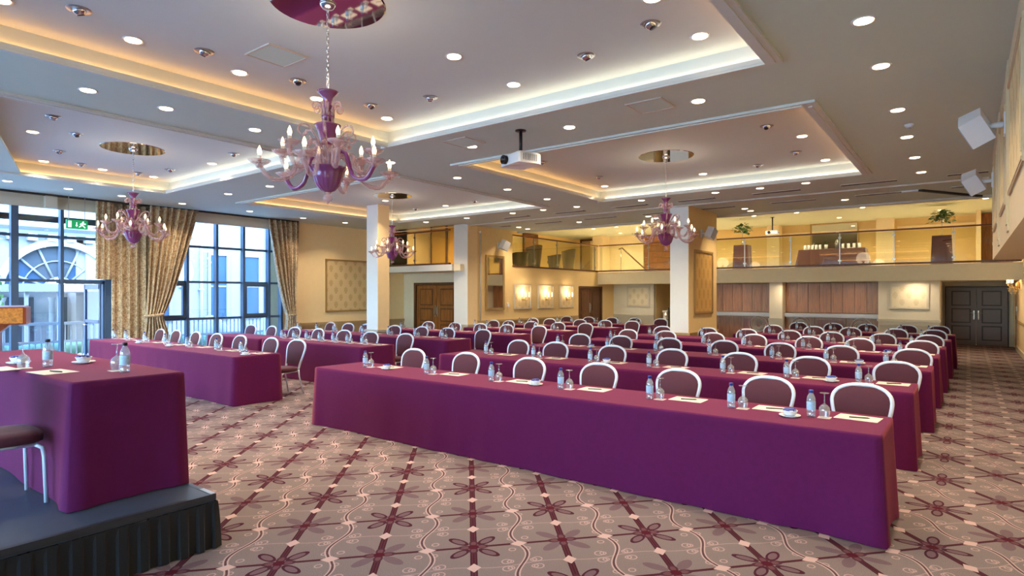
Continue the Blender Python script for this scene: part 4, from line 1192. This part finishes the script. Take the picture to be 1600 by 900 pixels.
t = thing('smoke_detector', 'round white smoke detector on the ceiling near the right wall', 'smoke detector', (-.57, 8.79, ZC))
MB().lathe([(0, -.045), (.03, -.042), (.05, -.02), (.052, 0), (0, 0)], 16).build('housing', M_plast, t); MB().lathe([(0, -.055), (.018, -.05), (.018, -.04), (0, -.04)], 10).build('sensor', M_plastg, t)
for i, (x, y, z, lb) in enumerate(((-5.3, 3.25, ZU, 'in the recess over the front tables'), (-2.78, 6.2, ZC, 'on the cross beam right of the projector'), (-5.48, 6.15, ZC, 'on the cross beam left of the projector'), (-9.0, 7.9, ZU, 'in the left rear recess'))):
    t = thing('access_panel', 'square white access panel %s' % lb, 'access panel', (x, y, z))
    MB().box(-.19, -.19, -.008, .19, .19, 0).build('panel', M_ceil, t)
    MB().box(-.21, -.21, -.012, .21, -.19, 0).box(-.21, .19, -.012, .21, .21, 0).box(-.21, -.19, -.012, -.19, .19, 0).box(.19, -.19, -.012, .21, .19, 0).build('frame', M_trimw, t)
# slot diffusers either side of the rear beam
def diffuser(x0, x1, y, label, grp='linear slot diffusers'):
    t = thing('slot_diffuser', label, 'air vent', ((x0 + x1) / 2, y, ZC), 0, grp)
    h = (x1 - x0) / 2
    MB().box(-h, -.085, -.010, h, -.07, 0).box(-h, .07, -.010, h, .085, 0).build('flange', M_trimw, t)
    MB().box(-h, -.07, -.006, h, .07, 0).build('slot', M_slot, t)
for i, (a, b) in enumerate(((-10.1, -9.26), (-8.42, -7.57), (-6.79, -5.9), (-5.17, -4.34), (-3.55, -2.65), (-1.93, -1.03), (-.28, .28))):
    diffuser(a, b, 12.97, 'dark slot air diffuser before the rear ceiling ridge, %s from left' % ORD[i + 1])
for i, (a, b) in enumerate(((-11.4, -11.06), (-10.14, -9.24), (-8.47, -7.5), (-6.74, -5.86), (-5.17, -4.39), (-3.57, -2.65), (-1.89, -1.02), (-.25, .25))):
    diffuser(a, b, 14.5, 'dark slot air diffuser behind the rear ceiling ridge, %s from left' % ORD[i + 1])
t = thing('ceiling_track', 'dark diagonal track on the ceiling above the right end of the mezzanine', 'ceiling track', (-.76, 14.40, ZC), 0)
MB().prism([(-.03, 0), (.05, -.02), (1.06, 1.66), (.98, 1.70)], -.035, 0).build('rail', M_slot, t); MB().box(-.30, -.03, -.03, -.02, .03, 0).build('end_box', M_plast, t)

# ------------------------------------------------------------------ glass chandeliers with round ceiling mirrors
def chandelier(x, y, label):
    t = thing('chandelier', label, 'chandelier', (x, y, ZU), 0, None)
    Z = lambda z: z - ZU
    ch = MB()
    n = int((ZU - 3.30) / .035)
    for i in range(n):
        z = Z(3.30) + i * .035 + .0175; a = (i % 2) * PI / 2
        ch.tube([(.010 * math.cos(q) * math.cos(a), .010 * math.cos(q) * math.sin(a), z + .023 * math.sin(q)) for q in [2 * PI * k / 8 for k in range(8)]], .003, 5, True)
    ch.build('chain', M_chrome, t)
    MB().lathe([(.0, -.05), (.04, -.045), (.06, -.02), (.065, -.009), (0, -.009)], 16).build('canopy', M_chrome, t)
    MB().lathe([(0, Z(3.30)), (.085, Z(3.30)), (.07, Z(3.285)), (.04, Z(3.25)), (.028, Z(3.20)), (.045, Z(3.18)), (.02, Z(3.16)), (.035, Z(3.12)), (.055, Z(3.10)), (.03, Z(3.07)), (0, Z(3.07))], 16).build('top_cup', M_amet, t)
    MB().lathe([(.02, Z(3.10)), (.022, Z(3.02)), (.06, Z(2.99)), (.03, Z(2.96)), (.03, Z(2.72)), (.05, Z(2.68)), (0, Z(2.60))], 14).build('stem', M_pink, t)
    MB().lathe([(0, Z(2.88)), (.045, Z(2.88)), (.06, Z(2.92)), (.09, Z(3.02)), (.105, Z(3.035)), (.10, Z(3.025)), (.05, Z(2.93)), (0, Z(2.92))], 20).build('upper_bowl', M_amet, t)
    def ribbed(u, v):
        prof = [(.02, 2.505), (.055, 2.52), (.09, 2.56), (.112, 2.62), (.122, 2.66), (.142, 2.695), (.150, 2.70)]
        q = v * (len(prof) - 1); k = min(int(q), len(prof) - 2); s = q - k
        r = lerp(prof[k][0], prof[k + 1][0], s) * (1 + .03 * math.sin(u * 2 * PI * 16)); z = lerp(prof[k][1], prof[k + 1][1], s)
        return (r * math.cos(u * 2 * PI), r * math.sin(u * 2 * PI), Z(z))
    MB().grid(ribbed, 64, 18, closed_u=True).lathe([(0, Z(2.69)), (.138, Z(2.69)), (.138, Z(2.685)), (0, Z(2.66))], 20).build('main_bowl', M_amet, t)
    MB().lathe([(0, Z(2.505)), (.03, Z(2.505)), (.018, Z(2.49)), (.035, Z(2.475)), (.040, Z(2.455)), (.03, Z(2.435)), (.008, Z(2.425)), (0, Z(2.41))], 14).build('bottom_finial', M_pink, t)
    # arms: long low ones and short raised ones
    def arm_mesh(R, zc, low, r0):
        z0 = 2.72
        pts = []
        for i in range(15):
            q = i / 14
            rad = lerp(.06, R, min(1, q * 1.15)) if q < .87 else R
            if q < .35: z = z0 + .06 * math.sin(q / .35 * PI * .6)
            else: z = 0
            pts.append(q)
        ctl = [(.05, 2.70), (.10, 2.80), (.20, 2.79), (R * .55, low + .04), (R * .82, low), (R, low + .09), (R, zc)]
        out = []
        m = len(ctl)
        for i in range(m - 1):
            p0, p1, p2, p3 = ctl[max(0, i - 1)], ctl[i], ctl[i + 1], ctl[min(m - 1, i + 2)]
            for s in (0, .25, .5, .75):
                out.append(tuple(.5 * (2 * p1[c] + (p2[c] - p0[c]) * s + (2 * p0[c] - 5 * p1[c] + 4 * p2[c] - p3[c]) * s * s + (3 * p1[c] - p0[c] - 3 * p2[c] + p3[c]) * s ** 3) for c in (0, 1)))
        out.append(ctl[-1])
        return MB().tube([(a, 0, Z(b)) for a, b in out], r0, 8)
    def cup_mesh(R, zc):
        return MB().lathe([(0, Z(zc) - .02), (.025, Z(zc) - .02), (.03, Z(zc)), (.055, Z(zc) + .012), (.085, Z(zc) + .036), (.081, Z(zc) + .038), (.05, Z(zc) + .018), (0, Z(zc) + .012)], 14, R)
    def candle_mesh(R, zc):
        return MB().lathe([(0, Z(zc) + .01), (.014, Z(zc) + .012), (.014, Z(zc) + .075), (0, Z(zc) + .075)], 8, R)
    def bulb_mesh(R, zc):
        return MB().lathe([(0, Z(zc) + .072), (.012, Z(zc) + .078), (.017, Z(zc) + .10), (.012, Z(zc) + .125), (0, Z(zc) + .15)], 8, R)
    for (R, zc, low, off, cnt, mt) in ((.50, 2.67, 2.575, .10, 6, M_amet), (.36, 2.80, 2.66, .10 + PI / 6, 6, M_pink)):
        ms = (arm_mesh(R, zc, low, .018).mesh('arm', mt), cup_mesh(R, zc).mesh('drip_cup', M_pink), candle_mesh(R, zc).mesh('candle', M_candle), bulb_mesh(R, zc).mesh('bulb', M_flame))
        alt = ms[0].copy(); alt.materials[0] = M_pink
        for k in range(cnt):
            a = instance('arm', ms[0] if k % 3 == 0 else alt, t, (0, 0, 0), off + k * 2 * PI / cnt)
            for nm, me in zip(('drip_cup', 'candle', 'bulb'), ms[1:]): instance(nm, me, a)
    def scroll(R, zb, s):
        pts = []
        for i in range(22):
            q = i / 21; a = PI * .9 - q * PI * 2.1; r = s * (1 - .75 * q)
            pts.append((R + r * math.cos(a) + s * .5, 0, Z(zb) + r * math.sin(a)))
        pts.insert(0, (.05, 0, Z(zb) - s * 1.4))
        return MB().tube(pts, .008, 6)
    for (R, zb, s, cnt) in ((.16, 2.96, .065, 6), (.07, 3.17, .045, 6)):
        me = scroll(R, zb, s).mesh('scroll', M_pink)
        for k in range(cnt): instance('scroll', me, t, (0, 0, 0), k * 2 * PI / cnt + .3)
    fl = MB().tube([(.03, 0, Z(2.70)), (.05, 0, Z(2.82)), (.10, 0, Z(2.90)), (.15, 0, Z(2.90)), (.16, 0, Z(2.87))], .009, 6).sphere((.16, 0, Z(2.87)), .022).mesh('glass_leaf', M_pink)
    for k in range(8): instance('glass_leaf', fl, t, (0, 0, 0), k * PI / 4)
    tu = MB().tube([(.03, 0, Z(2.98)), (.045, 0, Z(3.05)), (.04, 0, Z(3.15)), (.07, 0, Z(3.20))], .008, 6).mesh('glass_rod', M_pink)
    for k in range(8): instance('glass_rod', tu, t, (0, 0, 0), k * PI / 4 + .2)
    l = bpy.data.lights.new('candle_glow', 'POINT'); l.energy = 9; l.color = (1, .8, .6); l.shadow_soft_size = .3
    o = bpy.data.objects.new('candle_glow', l); COL.objects.link(o); o.parent = t; o.location = (0, 0, Z(3.0) + .42)
    return t
me_disc = MB().lathe([(0, -.008), (.44, -.008), (.45, -.002), (.45, 0), (0, 0)], 48, smooth=False).mesh('ceiling_mirror', M_mirror)
CH = [(-4.03, 2.91, 'nearest big purple glass chandelier over the front tables', 'big round mirror on the ceiling above the nearest chandelier'),
      (-10.5, 3.96, 'purple glass chandelier in front of the curtains by the tall windows', 'round ceiling mirror above the chandelier by the windows'),
      (-4.0, 9.52, 'purple glass chandelier at right rear, in front of the broad pillar', 'round ceiling mirror above the right rear chandelier'),
      (-10.7, 9.50, 'purple glass chandelier beside the white square pillar at left rear', 'round ceiling mirror above the left rear chandelier')]
c0 = None
for x, y, lb, lm in CH:
    if c0 is None: c0 = chandelier(x, y, lb)
    else: dup(c0, (x, y, ZU), .35 * x, lb)
    o = tag(instance('ceiling_mirror', me_disc, None, (x, y, ZU)), lm, 'mirror')

# ------------------------------------------------------------------ tablecloths
def tablecloth(x0, x1, y0, y1, z0, h, label, group=None, seed=0, flare=.015):
    rnd = random.Random(seed)
    w, d = x1 - x0, y1 - y0
    per = []
    def seg(ax, ay, bx, by):
        L = math.hypot(bx - ax, by - ay); n = max(4, int(L / .055))
        for i in range(n): per.append((lerp(ax, bx, i / n), lerp(ay, by, i / n)))
    seg(0, 0, w, 0); seg(w, 0, w, d); seg(w, d, 0, d); seg(0, d, 0, 0)
    n = len(per); ph = [rnd.uniform(0, 6.28) for _ in range(6)]
    cx, cy = w / 2, d / 2
    def out(p):
        ox = -1 if p[0] < 1e-6 else (1 if p[0] > w - 1e-6 else 0); oy = -1 if p[1] < 1e-6 else (1 if p[1] > d - 1e-6 else 0)
        return ox, oy
    lv = [0, .012, .06, .2, .4, .6, .8, 1.0]
    m = MB()
    arc_ = 0.0
    for j, q in enumerate(lv):
        s = 0.0
        for i, p in enumerate(per):
            if i: s += math.hypot(p[0] - per[i - 1][0], p[1] - per[i - 1][1])
            ox, oy = out(p)
            cd = min(abs(p[0]) + abs(p[1]), abs(p[0] - w) + abs(p[1]), abs(p[0] - w) + abs(p[1] - d), abs(p[0]) + abs(p[1] - d))
            fold = q ** 1.3 * (.008 * math.sin(s * 7.3 + ph[0]) + .010 * max(-.4, math.sin(s * 17.0 + 2.2 * math.sin(s * 1.3 + ph[3]) + ph[1])) * (.5 + .5 * math.sin(s * 1.9 + ph[4])) + .008 * math.sin(s * 2.6 + ph[2]))
            fold += q * .035 * math.exp(-(cd / .12) ** 2)
            e = (.012 * min(1, j)) + flare * q * .5 + fold
            if ox and oy: e *= .72
            z = h - .004 * (j == 1) - (h - .006) * q if j else h
            m.v.append((p[0] + ox * e, p[1] + oy * e, max(.004, z)))
    for j in range(len(lv) - 1):
        for i in range(n):
            k = (i + 1) % n
            m.face([(j + 1) * n + i, (j + 1) * n + k, j * n + k, j * n + i], True)
    m.face(list(range(n)))
    t = m.build('tablecloth', M_cloth, None, (x0, y0, z0))
    return tag(t, label, 'tablecloth', group)
TH = .75
R_ROWS = [  # near edge y, left x, right x
    (4.73, -6.80, -.47), (6.97, -6.72, -.43), (9.02, -6.60, -.37), (10.98, -6.50, -.36), (12.78, -6.30, -.32), (14.95, -4.55, -.28), (17.05, -4.40, -.24)]
L_ROWS = [(4.73, -14.72, -8.86), (6.99, -11.95, -8.68), (9.05, -14.55, -8.55), (11.10, -12.80, -8.42), (12.95, -11.55, -8.22), (15.0, -11.45, -7.95), (17.05, -11.35, -7.80)]
for i, (y, a, b) in enumerate(R_ROWS):
    tablecloth(a, b, y, y + .75, 0, TH, 'long plum floor length cloth on the %s row of right hand tables' % ('front' if i == 0 else ORD[i + 1]), 'floor length plum tablecloths', i)
for i, (y, a, b) in enumerate(L_ROWS):
    tablecloth(a, b, y, y + .75, 0, TH, 'long plum floor length cloth on the %s row of left hand tables' % ('front' if i == 0 else ORD[i + 1]), 'floor length plum tablecloths', 20 + i)
tablecloth(-14.3, -12.07, 6.99, 7.74, 0, TH, 'short plum floor length cloth by the window, left end of the second left row', 'floor length plum tablecloths', 40)

# ------------------------------------------------------------------ stage, head table, lectern
ST = .36
M_edge = mat('dark_edge_strip', (58, 60, 64), 0.4, metal=0.4)
t = thing('stage', 'low black skirted platform under the head table', 'stage', (-4.04, 2.02, 0))
MB().box(-7.0, -3.6, ST - .05, -.0, 0, ST - .012).build('deck', M_stage, t)
MB().box(-7.0, -3.6, ST - .012, -.03, -.03, ST).build('deck_top', M_stage, t)
MB().box(-.03, -3.6, ST - .04, .006, -.03, ST + .001).box(-7.0, -.03, ST - .04, .006, .006, ST + .001).build('edge_strip', M_edge, t)
MB().box(-.16, -.028, ST + .0012, .004, .004, ST + .004).build('corner_plate', M_alu, t)
def skirt(u, v):
    s = u * (3.58 + 6.9)
    if s < 3.58: x, y, ox, oy = .012, -3.58 + s, 1, 0
    else: x, y, ox, oy = .012 - (s - 3.58), .012, 0, 1
    q = 1 - v
    per = .115; f = (s / per) % 1.0
    e = (.004 + .030 * q ** .7) * (1 if f < .5 else .15) + .02 * q * math.sin(s * 1.7)
    e = max(.002, e)
    return (x + ox * e, y + oy * e, lerp(.004, ST - .05, v))
MB().grid(skirt, 720, 6, smooth=False).build('pleated_skirt', M_black, t)
HT = .795
tablecloth(-7.4, -4.42, 1.33, 1.98, ST, HT, 'plum cloth over the head table on the black stage, left foreground', None, 77, .01)
t = thing('lectern', 'reddish wooden lectern with a slanted top and gold emblem at far left', 'lectern', (-8.74, 1.76, ST + .006), math.radians(-18 + 90))
LZ = .0
MB().rbox(-.17, -.20, .0, .17, .20, 1.30 - ST, .02).build('column', M_woodr, t)
MB().box(-.32, -.30, 0, .32, .30, .08).build('foot', M_woodr, t)
MB().prism_axis([(-.17, 1.26 - ST), (.17, 1.26 - ST), (.27, 1.36 - ST), (-.27, 1.36 - ST)], -.22, .26, 'Y').build('neck', M_woodr, t)
tp = MB(); tp.box(-.42, -.30, 1.36 - ST, .42, .30, 1.55 - ST); tp.prism_axis([(-.28, 1.55 - ST), (.28, 1.55 - ST), (.28, 1.565 - ST), (-.28, 1.555 - ST)], -.40, .40, 'X')
tp.build('desk_top', M_woodr, t)
MB().box(-.39, -.306, 1.375 - ST, .39, -.30, 1.54 - ST).build('front_board', M_woodg, t)
em = MB()
for k in (-1, 1):
    em.tube([(k * .045 + .028 * math.cos(a), -.312, 1.46 - ST + .028 * math.sin(a)) for a in [2 * PI * i / 12 for i in range(12)]], .006, 5, True)
    em.tube([(k * .02, -.312, 1.43 - ST), (k * .05, -.312, 1.49 - ST)], .006, 5)
em.build('emblem', M_gold, t)

# ------------------------------------------------------------------ banquet chairs
def make_chair():
    t = thing('banquet_chair', '', 'chair')
    me = MB()
    def seat(u, v):
        a = u * 2 * PI; p = 4.0
        c, s = math.cos(a), math.sin(a)
        k = (abs(c) ** p + abs(s) ** p) ** (-1 / p)
        prof = [(0, .395), (.92, .395), (1.0, .405), (1.0, .445), (.95, .462), (.7, .472), (0, .475)]
        q = v * 6; i = min(5, int(q)); f = q - i
        r = lerp(prof[i][0], prof[i + 1][0], f); z = lerp(prof[i][1], prof[i + 1][1], f)
        return (.215 * k * c * r * (1 - .06 * s), .205 * k * s * r - .02, z)
    MB().grid(seat, 28, 6, closed_u=True).build('seat', M_fab, t)
    # hoop: outline of the back, in the tilted plane
    def plane(u, w): return (u, .17 + (w - .42) * .26, w)
    def half(w):       # half width at height w
        if w < .76: return lerp(.166, .226, sm((w - .42) / .36))
        q = min(1, (w - .76) / .146); return .226 * max(0, 1 - q ** 2.3) ** (1 / 2.3)
    hoop = []
    ws = [.40 + i * .036 for i in range(11)]
    for w in ws[:-1]: hoop.append(plane(-half(w), w))
    for i in range(25):
        a = PI - PI * i / 24; c, s_ = math.cos(a), math.sin(a); e = 2 / 2.3
        hoop.append(plane(math.copysign(.226 * abs(c) ** e, c), .76 + .146 * abs(s_) ** e))
    for w in reversed(ws[:-1]): hoop.append(plane(half(w), w))
    MB().tube(hoop, .019, 8, flat=.85).build('back_frame', M_frame, t)
    def pad(u, v):
        w = lerp(.50, .893, v); h = max(.01, half(w) - .012)
        x = lerp(-h, h, u); b = .018 * math.sin(PI * u) ** .5 * math.sin(PI * min(1, v * 1.0)) ** .4 if 0 < u < 1 and 0 < v < 1 else 0
        y = .17 + (w - .42) * .26
        return x, y, w, b
    def front(u, v): x, y, w, b = pad(u, v); return (x, y - .012 - b, w)
    def rear(u, v): x, y, w, b = pad(1 - u, v); return (x, y + .012 + b * .4, w)
    MB().grid(front, 12, 10).grid(rear, 12, 10).build('backrest', M_fab, t)
    for s in (-1, 1):
        MB().tube([(s * .195, -.16, .385), (s * .20, -.195, .36), (s * .20, -.205, .30), (s * .205, -.215, .006)], .013, 8).build('leg', M_frame, t)
        MB().tube([(s * .175, .165, .41), (s * .18, .175, .30), (s * .195, .25, .006)], .013, 8).build('leg', M_frame, t)
    MB().tube([(-.195, -.17, .383), (.195, -.17, .383)], .011, 6).tube([(-.19, -.16, .383), (-.175, .16, .395)], .011, 6).tube([(.19, -.16, .383), (.175, .16, .395)], .011, 6).build('seat_frame', M_frame, t)
    return t
chair0 = make_chair(); chair_used = [False]
def chair(x, y, z, rz, label, group):
    if not chair_used[0]:
        chair_used[0] = True
        kids(chair0)
        chair0.location = (x, y, z); chair0.rotation_euler = (0, 0, rz); chair0['label'] = label; chair0['group'] = group
        return chair0
    return dup(chair0, (x, y, z), rz, label, group)
R_CH = [[-6.36, -5.37, -4.31, -3.34, -2.40, -1.52, -.73], [-6.16, -5.38, -4.35, -3.40, -2.46, -1.59, -.66], [-6.13, -5.24, -4.28, -3.31, -2.40, -1.53, -.64],
        [-6.07, -5.18, -4.16, -3.34, -2.37, -1.54, -.62], [-6.00, -4.90, -4.00, -3.09, -2.28, -1.37, -.60], [-3.96, -3.01, -2.22, -1.31, -.60], [-3.79, -2.91, -2.12, -1.24, -.56]]
L_CH = [[-14.58, -13.84, -12.92, -12.01, -11.12, -10.06, -9.26], [-14.75, -13.79, -12.82, -11.87, -10.93, -10.01, -8.99], [-14.26, -13.42, -12.70, -11.58, -10.63, -9.75, -8.67],
        [-12.44, -11.42, -10.50, -9.58, -8.57], [-11.52, -10.95, -10.10, -9.19, -8.30], [-11.50, -10.80, -9.68, -8.79, -7.90], [-11.44, -10.55, -9.65, -8.81, -7.89]]
R_OFF = [.06, .20, .14, .07, .09, -.06, -.18]
def row_name(i): return 'front' if i == 0 else ORD[i + 1]
rnd = random.Random(11)
for i, xs in enumerate(R_CH):
    n = len(xs)
    for j, x in enumerate(xs):
        k = n - j
        chair(x, R_ROWS[i][0] + 1.055 + rnd.uniform(-.015, .02), 0, rnd.uniform(-.06, .06), 'burgundy banquet chair, %s from the right aisle, %s row of right hand tables' % (ORD[k], row_name(i)), 'burgundy banquet chairs with silver frames')
for i, xs in enumerate(L_CH):
    n = len(xs)
    for j, x in enumerate(xs):
        k = n - j
        chair(x, L_ROWS[i][0] + 1.055 + rnd.uniform(-.015, .02), 0, rnd.uniform(-.06, .06) + (.10 if k == 1 and i == 0 else 0), 'burgundy banquet chair, %s from the middle aisle, %s row of left hand tables' % (ORD[k], row_name(i)), 'burgundy banquet chairs with silver frames')
chair(-4.92, 1.06, ST, PI, 'burgundy chair on the stage pushed up to the head table, left foreground', None)

# ------------------------------------------------------------------ place settings
def make_bottle(cap):
    t = thing('water_bottle', '', 'bottle')
    MB().lathe([(0, 0), (.029, 0), (.032, .006), (.032, .03), (.030, .035), (.032, .04), (.032, .052)], 14).lathe([(.032, .122), (.0325, .136), (.027, .155), (.016, .178), (.0135, .186), (.0135, .192), (0, .192)], 14).lathe([(.0315, .052), (.0315, .122)], 14).build('bottle_body', M_bottle, t)
    MB().lathe([(.0322, .055), (.0326, .058), (.0326, .116), (.0322, .119)], 14).build('label', M_lab, t)
    MB().lathe([(0, .186), (.0165, .186), (.0165, .207), (.015, .209), (0, .209)], 12).build('cap', cap, t)
    return t
def make_glass():
    m = MB().lathe([(.033, .001), (.038, .03), (.041, .055), (.038, .075), (.026, .092), (.010, .104), (.0045, .112), (.004, .175), (.008, .183), (.034, .187), (.034, .190), (0, .190)], 16)
    m.lathe([(.031, .003), (.036, .03), (.039, .055), (.036, .073), (.024, .089), (0, .099)], 16)
    t = thing('wine_glass', '', 'glass')
    m.build('bowl_and_stem', M_wine, t)
    return t
b0 = make_bottle(M_cap); b1 = make_bottle(M_capd)
me_glass = None
gm = MB().lathe([(.033, .001), (.038, .03), (.041, .055), (.038, .075), (.026, .092), (.010, .104), (.0045, .112), (.004, .175), (.008, .183), (.034, .187), (.034, .190), (0, .190)], 16)
gm.lathe([(.031, .003), (.036, .03), (.039, .055), (.036, .073), (.024, .089), (0, .099)], 16)
me_glass = gm.mesh('wine_glass', M_wine)
me_napkin = MB().box(-.045, -.045, 0, .045, .045, .0015).mesh('coaster', M_paper)
me_paper = MB().box(-.148, -.105, 0, .148, .105, .002).mesh('notepaper', M_paper)
me_pen = MB().tube([(-.07, 0, .005), (.055, 0, .005), (.07, 0, .0045)], [.0048, .0048, .0015], 6).box(.01, .004, .004, .05, .0065, .008).mesh('pen', M_pen)
protos = {'c': [b0, False], 'd': [b1, False]}
def bottle(x, y, z, label, group, kind='c'):
    p = protos[kind]
    if not p[1]:
        p[1] = True; kids(p[0]); p[0].location = (x, y, z); p[0]['label'] = label
        if group: p[0]['group'] = group
    else: dup(p[0], (x, y, z), rnd.uniform(0, 6), label, group)
def setting(x, y, z, where, pen, grp=True, kind='c', s=1):
    bottle(x, y, z, 'water bottle with %s cap %s' % ('blue' if kind == 'c' else 'dark blue', where), 'water bottles on the tables' if grp else None, kind)
    gx, gy = x + .09 * s, y + .02
    tag(instance('coaster', me_napkin, None, (gx, gy, z)), 'white paper coaster %s' % where, 'coaster', 'white coasters under the glasses')
    tag(instance('wine_glass', me_glass, None, (gx, gy, z + .002)), 'upturned wine glass %s' % where, 'glass', 'upturned wine glasses on the tables')
    px, py = x + .30 * s, y + .16
    a = rnd.uniform(-.10, .06)
    tag(instance('notepaper', me_paper, None, (px, py, z), a), 'white notepaper %s' % where, 'paper', 'white notepapers on the tables')
    if pen: tag(instance('pen', me_pen, None, (px + .01, py - .01, z + .002), a + .35), 'black pen on notepaper %s' % where, 'pen', 'black pens on the notepapers')
for side, rows, chs in (('right', R_ROWS, R_CH), ('left', L_ROWS, L_CH)):
    for i, xs in enumerate(chs):
        n = len(xs)
        for j, x in enumerate(xs):
            k = n - j
            y0, a, b = rows[i]
            bx = x + R_OFF[j + 7 - n] if side == 'right' else x - .15
            bx = max(a + .08, min(b - .50, bx))
            if side == 'left' and i == 1 and -12.55 < bx < -11.87: bx = -11.85 if x > -12.2 else -12.58
            if k == 1 and side == 'left': bx = min(bx, b - .48)
            if side == 'left' and j > 0 and bx - last < .45: 
                bx = last + .45
                if bx > b - .10: continue
            last = bx
            w = '%s from the %s aisle, %s row, %s tables' % (ORD[k], 'right' if side == 'right' else 'middle', row_name(i), side)
            setting(bx, y0 + .40, TH, w, i < 4, True, 'c')
# mint bowls
me_sauc = MB().lathe([(0, .004), (.03, 0), (.05, .004), (.078, .016), (.078, .019), (.05, .010), (0, .008)], 24).mesh('saucer', M_china)
me_bowl = MB().lathe([(0, .012), (.032, .012), (.045, .025), (.056, .05), (.057, .053), (.053, .053), (.04, .03), (0, .03)], 24).mesh('bowl', M_china)
mm = MB(); r2 = random.Random(5)
for k in range(16):
    a = k * 2.4; r = .011 * math.sqrt(k)
    x, y = r * math.cos(a), r * math.sin(a); z = .048 + r2.uniform(0, .014) - r * .1
    mm.rbox(x - .013, y - .008, z, x + .013, y + .008, z + .010, .003)
me_mint = mm.mesh('mints', M_mint)
def mint_bowl(x, y, z, label):
    t = thing('mint_bowl', label, 'bowl', (x, y, z))
    instance('saucer', me_sauc, t); instance('bowl', me_bowl, t); tag(instance('mints', me_mint, t), kind='stuff')
for x, y, lb in ((-1.10, 5.02, 'right end of the front right table'), (-3.60, 5.16, 'middle of the front right table'), (-5.86, 5.12, 'left end of the front right table'),
                 (-1.18, 7.30, 'right end of the second right table'), (-3.985, 7.43, 'middle of the second right table'), (-1.18, 9.40, 'right end of the third right table'), (-5.35, 9.40, 'left part of the third right table'),
                 (-1.02, 11.30, 'right end of the fourth right table'), (-9.0, 4.98, 'right end of the front left table'), (-11.62, 4.98, 'middle of the front left table'), (-12.85, 4.95, 'left part of the front left table')):
    mint_bowl(x, y, TH, 'white bowl of blue wrapped mints, %s' % lb)
# on the head table
HZ = ST + HT
bottle(-4.70, 1.72, HZ, 'water bottle with dark blue cap near the right end of the head table', None, 'd')
bottle(-5.52, 1.50, HZ, 'water bottle with dark blue cap at the middle of the head table', None, 'd')
for x, y, lb in ((-4.84, 1.72, 'near the right end of the head table'), (-5.55, 1.36, 'at the middle of the head table')):
    tag(instance('coaster', me_napkin, None, (x, y, HZ)), 'white paper coaster %s' % lb, 'coaster', 'white coasters under the glasses')
    tag(instance('wine_glass', me_glass, None, (x, y, HZ + .002)), 'upturned wine glass %s' % lb, 'glass', 'upturned wine glasses on the tables')
mint_bowl(-5.55, 1.74, HZ, 'white bowl of blue wrapped mints on the far edge of the head table')
mint_bowl(-5.92, 1.42, HZ, 'white bowl of mints on a saucer at the far left of the head table')
tag(instance('notepaper', me_paper, None, (-5.12, 1.42, HZ), .10), 'white notepaper with a pen on the head table', 'paper')
tag(instance('pen', me_pen, None, (-5.08, 1.43, HZ + .002), .25), 'black pen on the notepaper of the head table', 'pen')
tag(instance('notepaper', me_paper, None, (-5.62, 1.44 - .22 + .0, HZ), .05), 'second white notepaper farther left on the head table', 'paper')
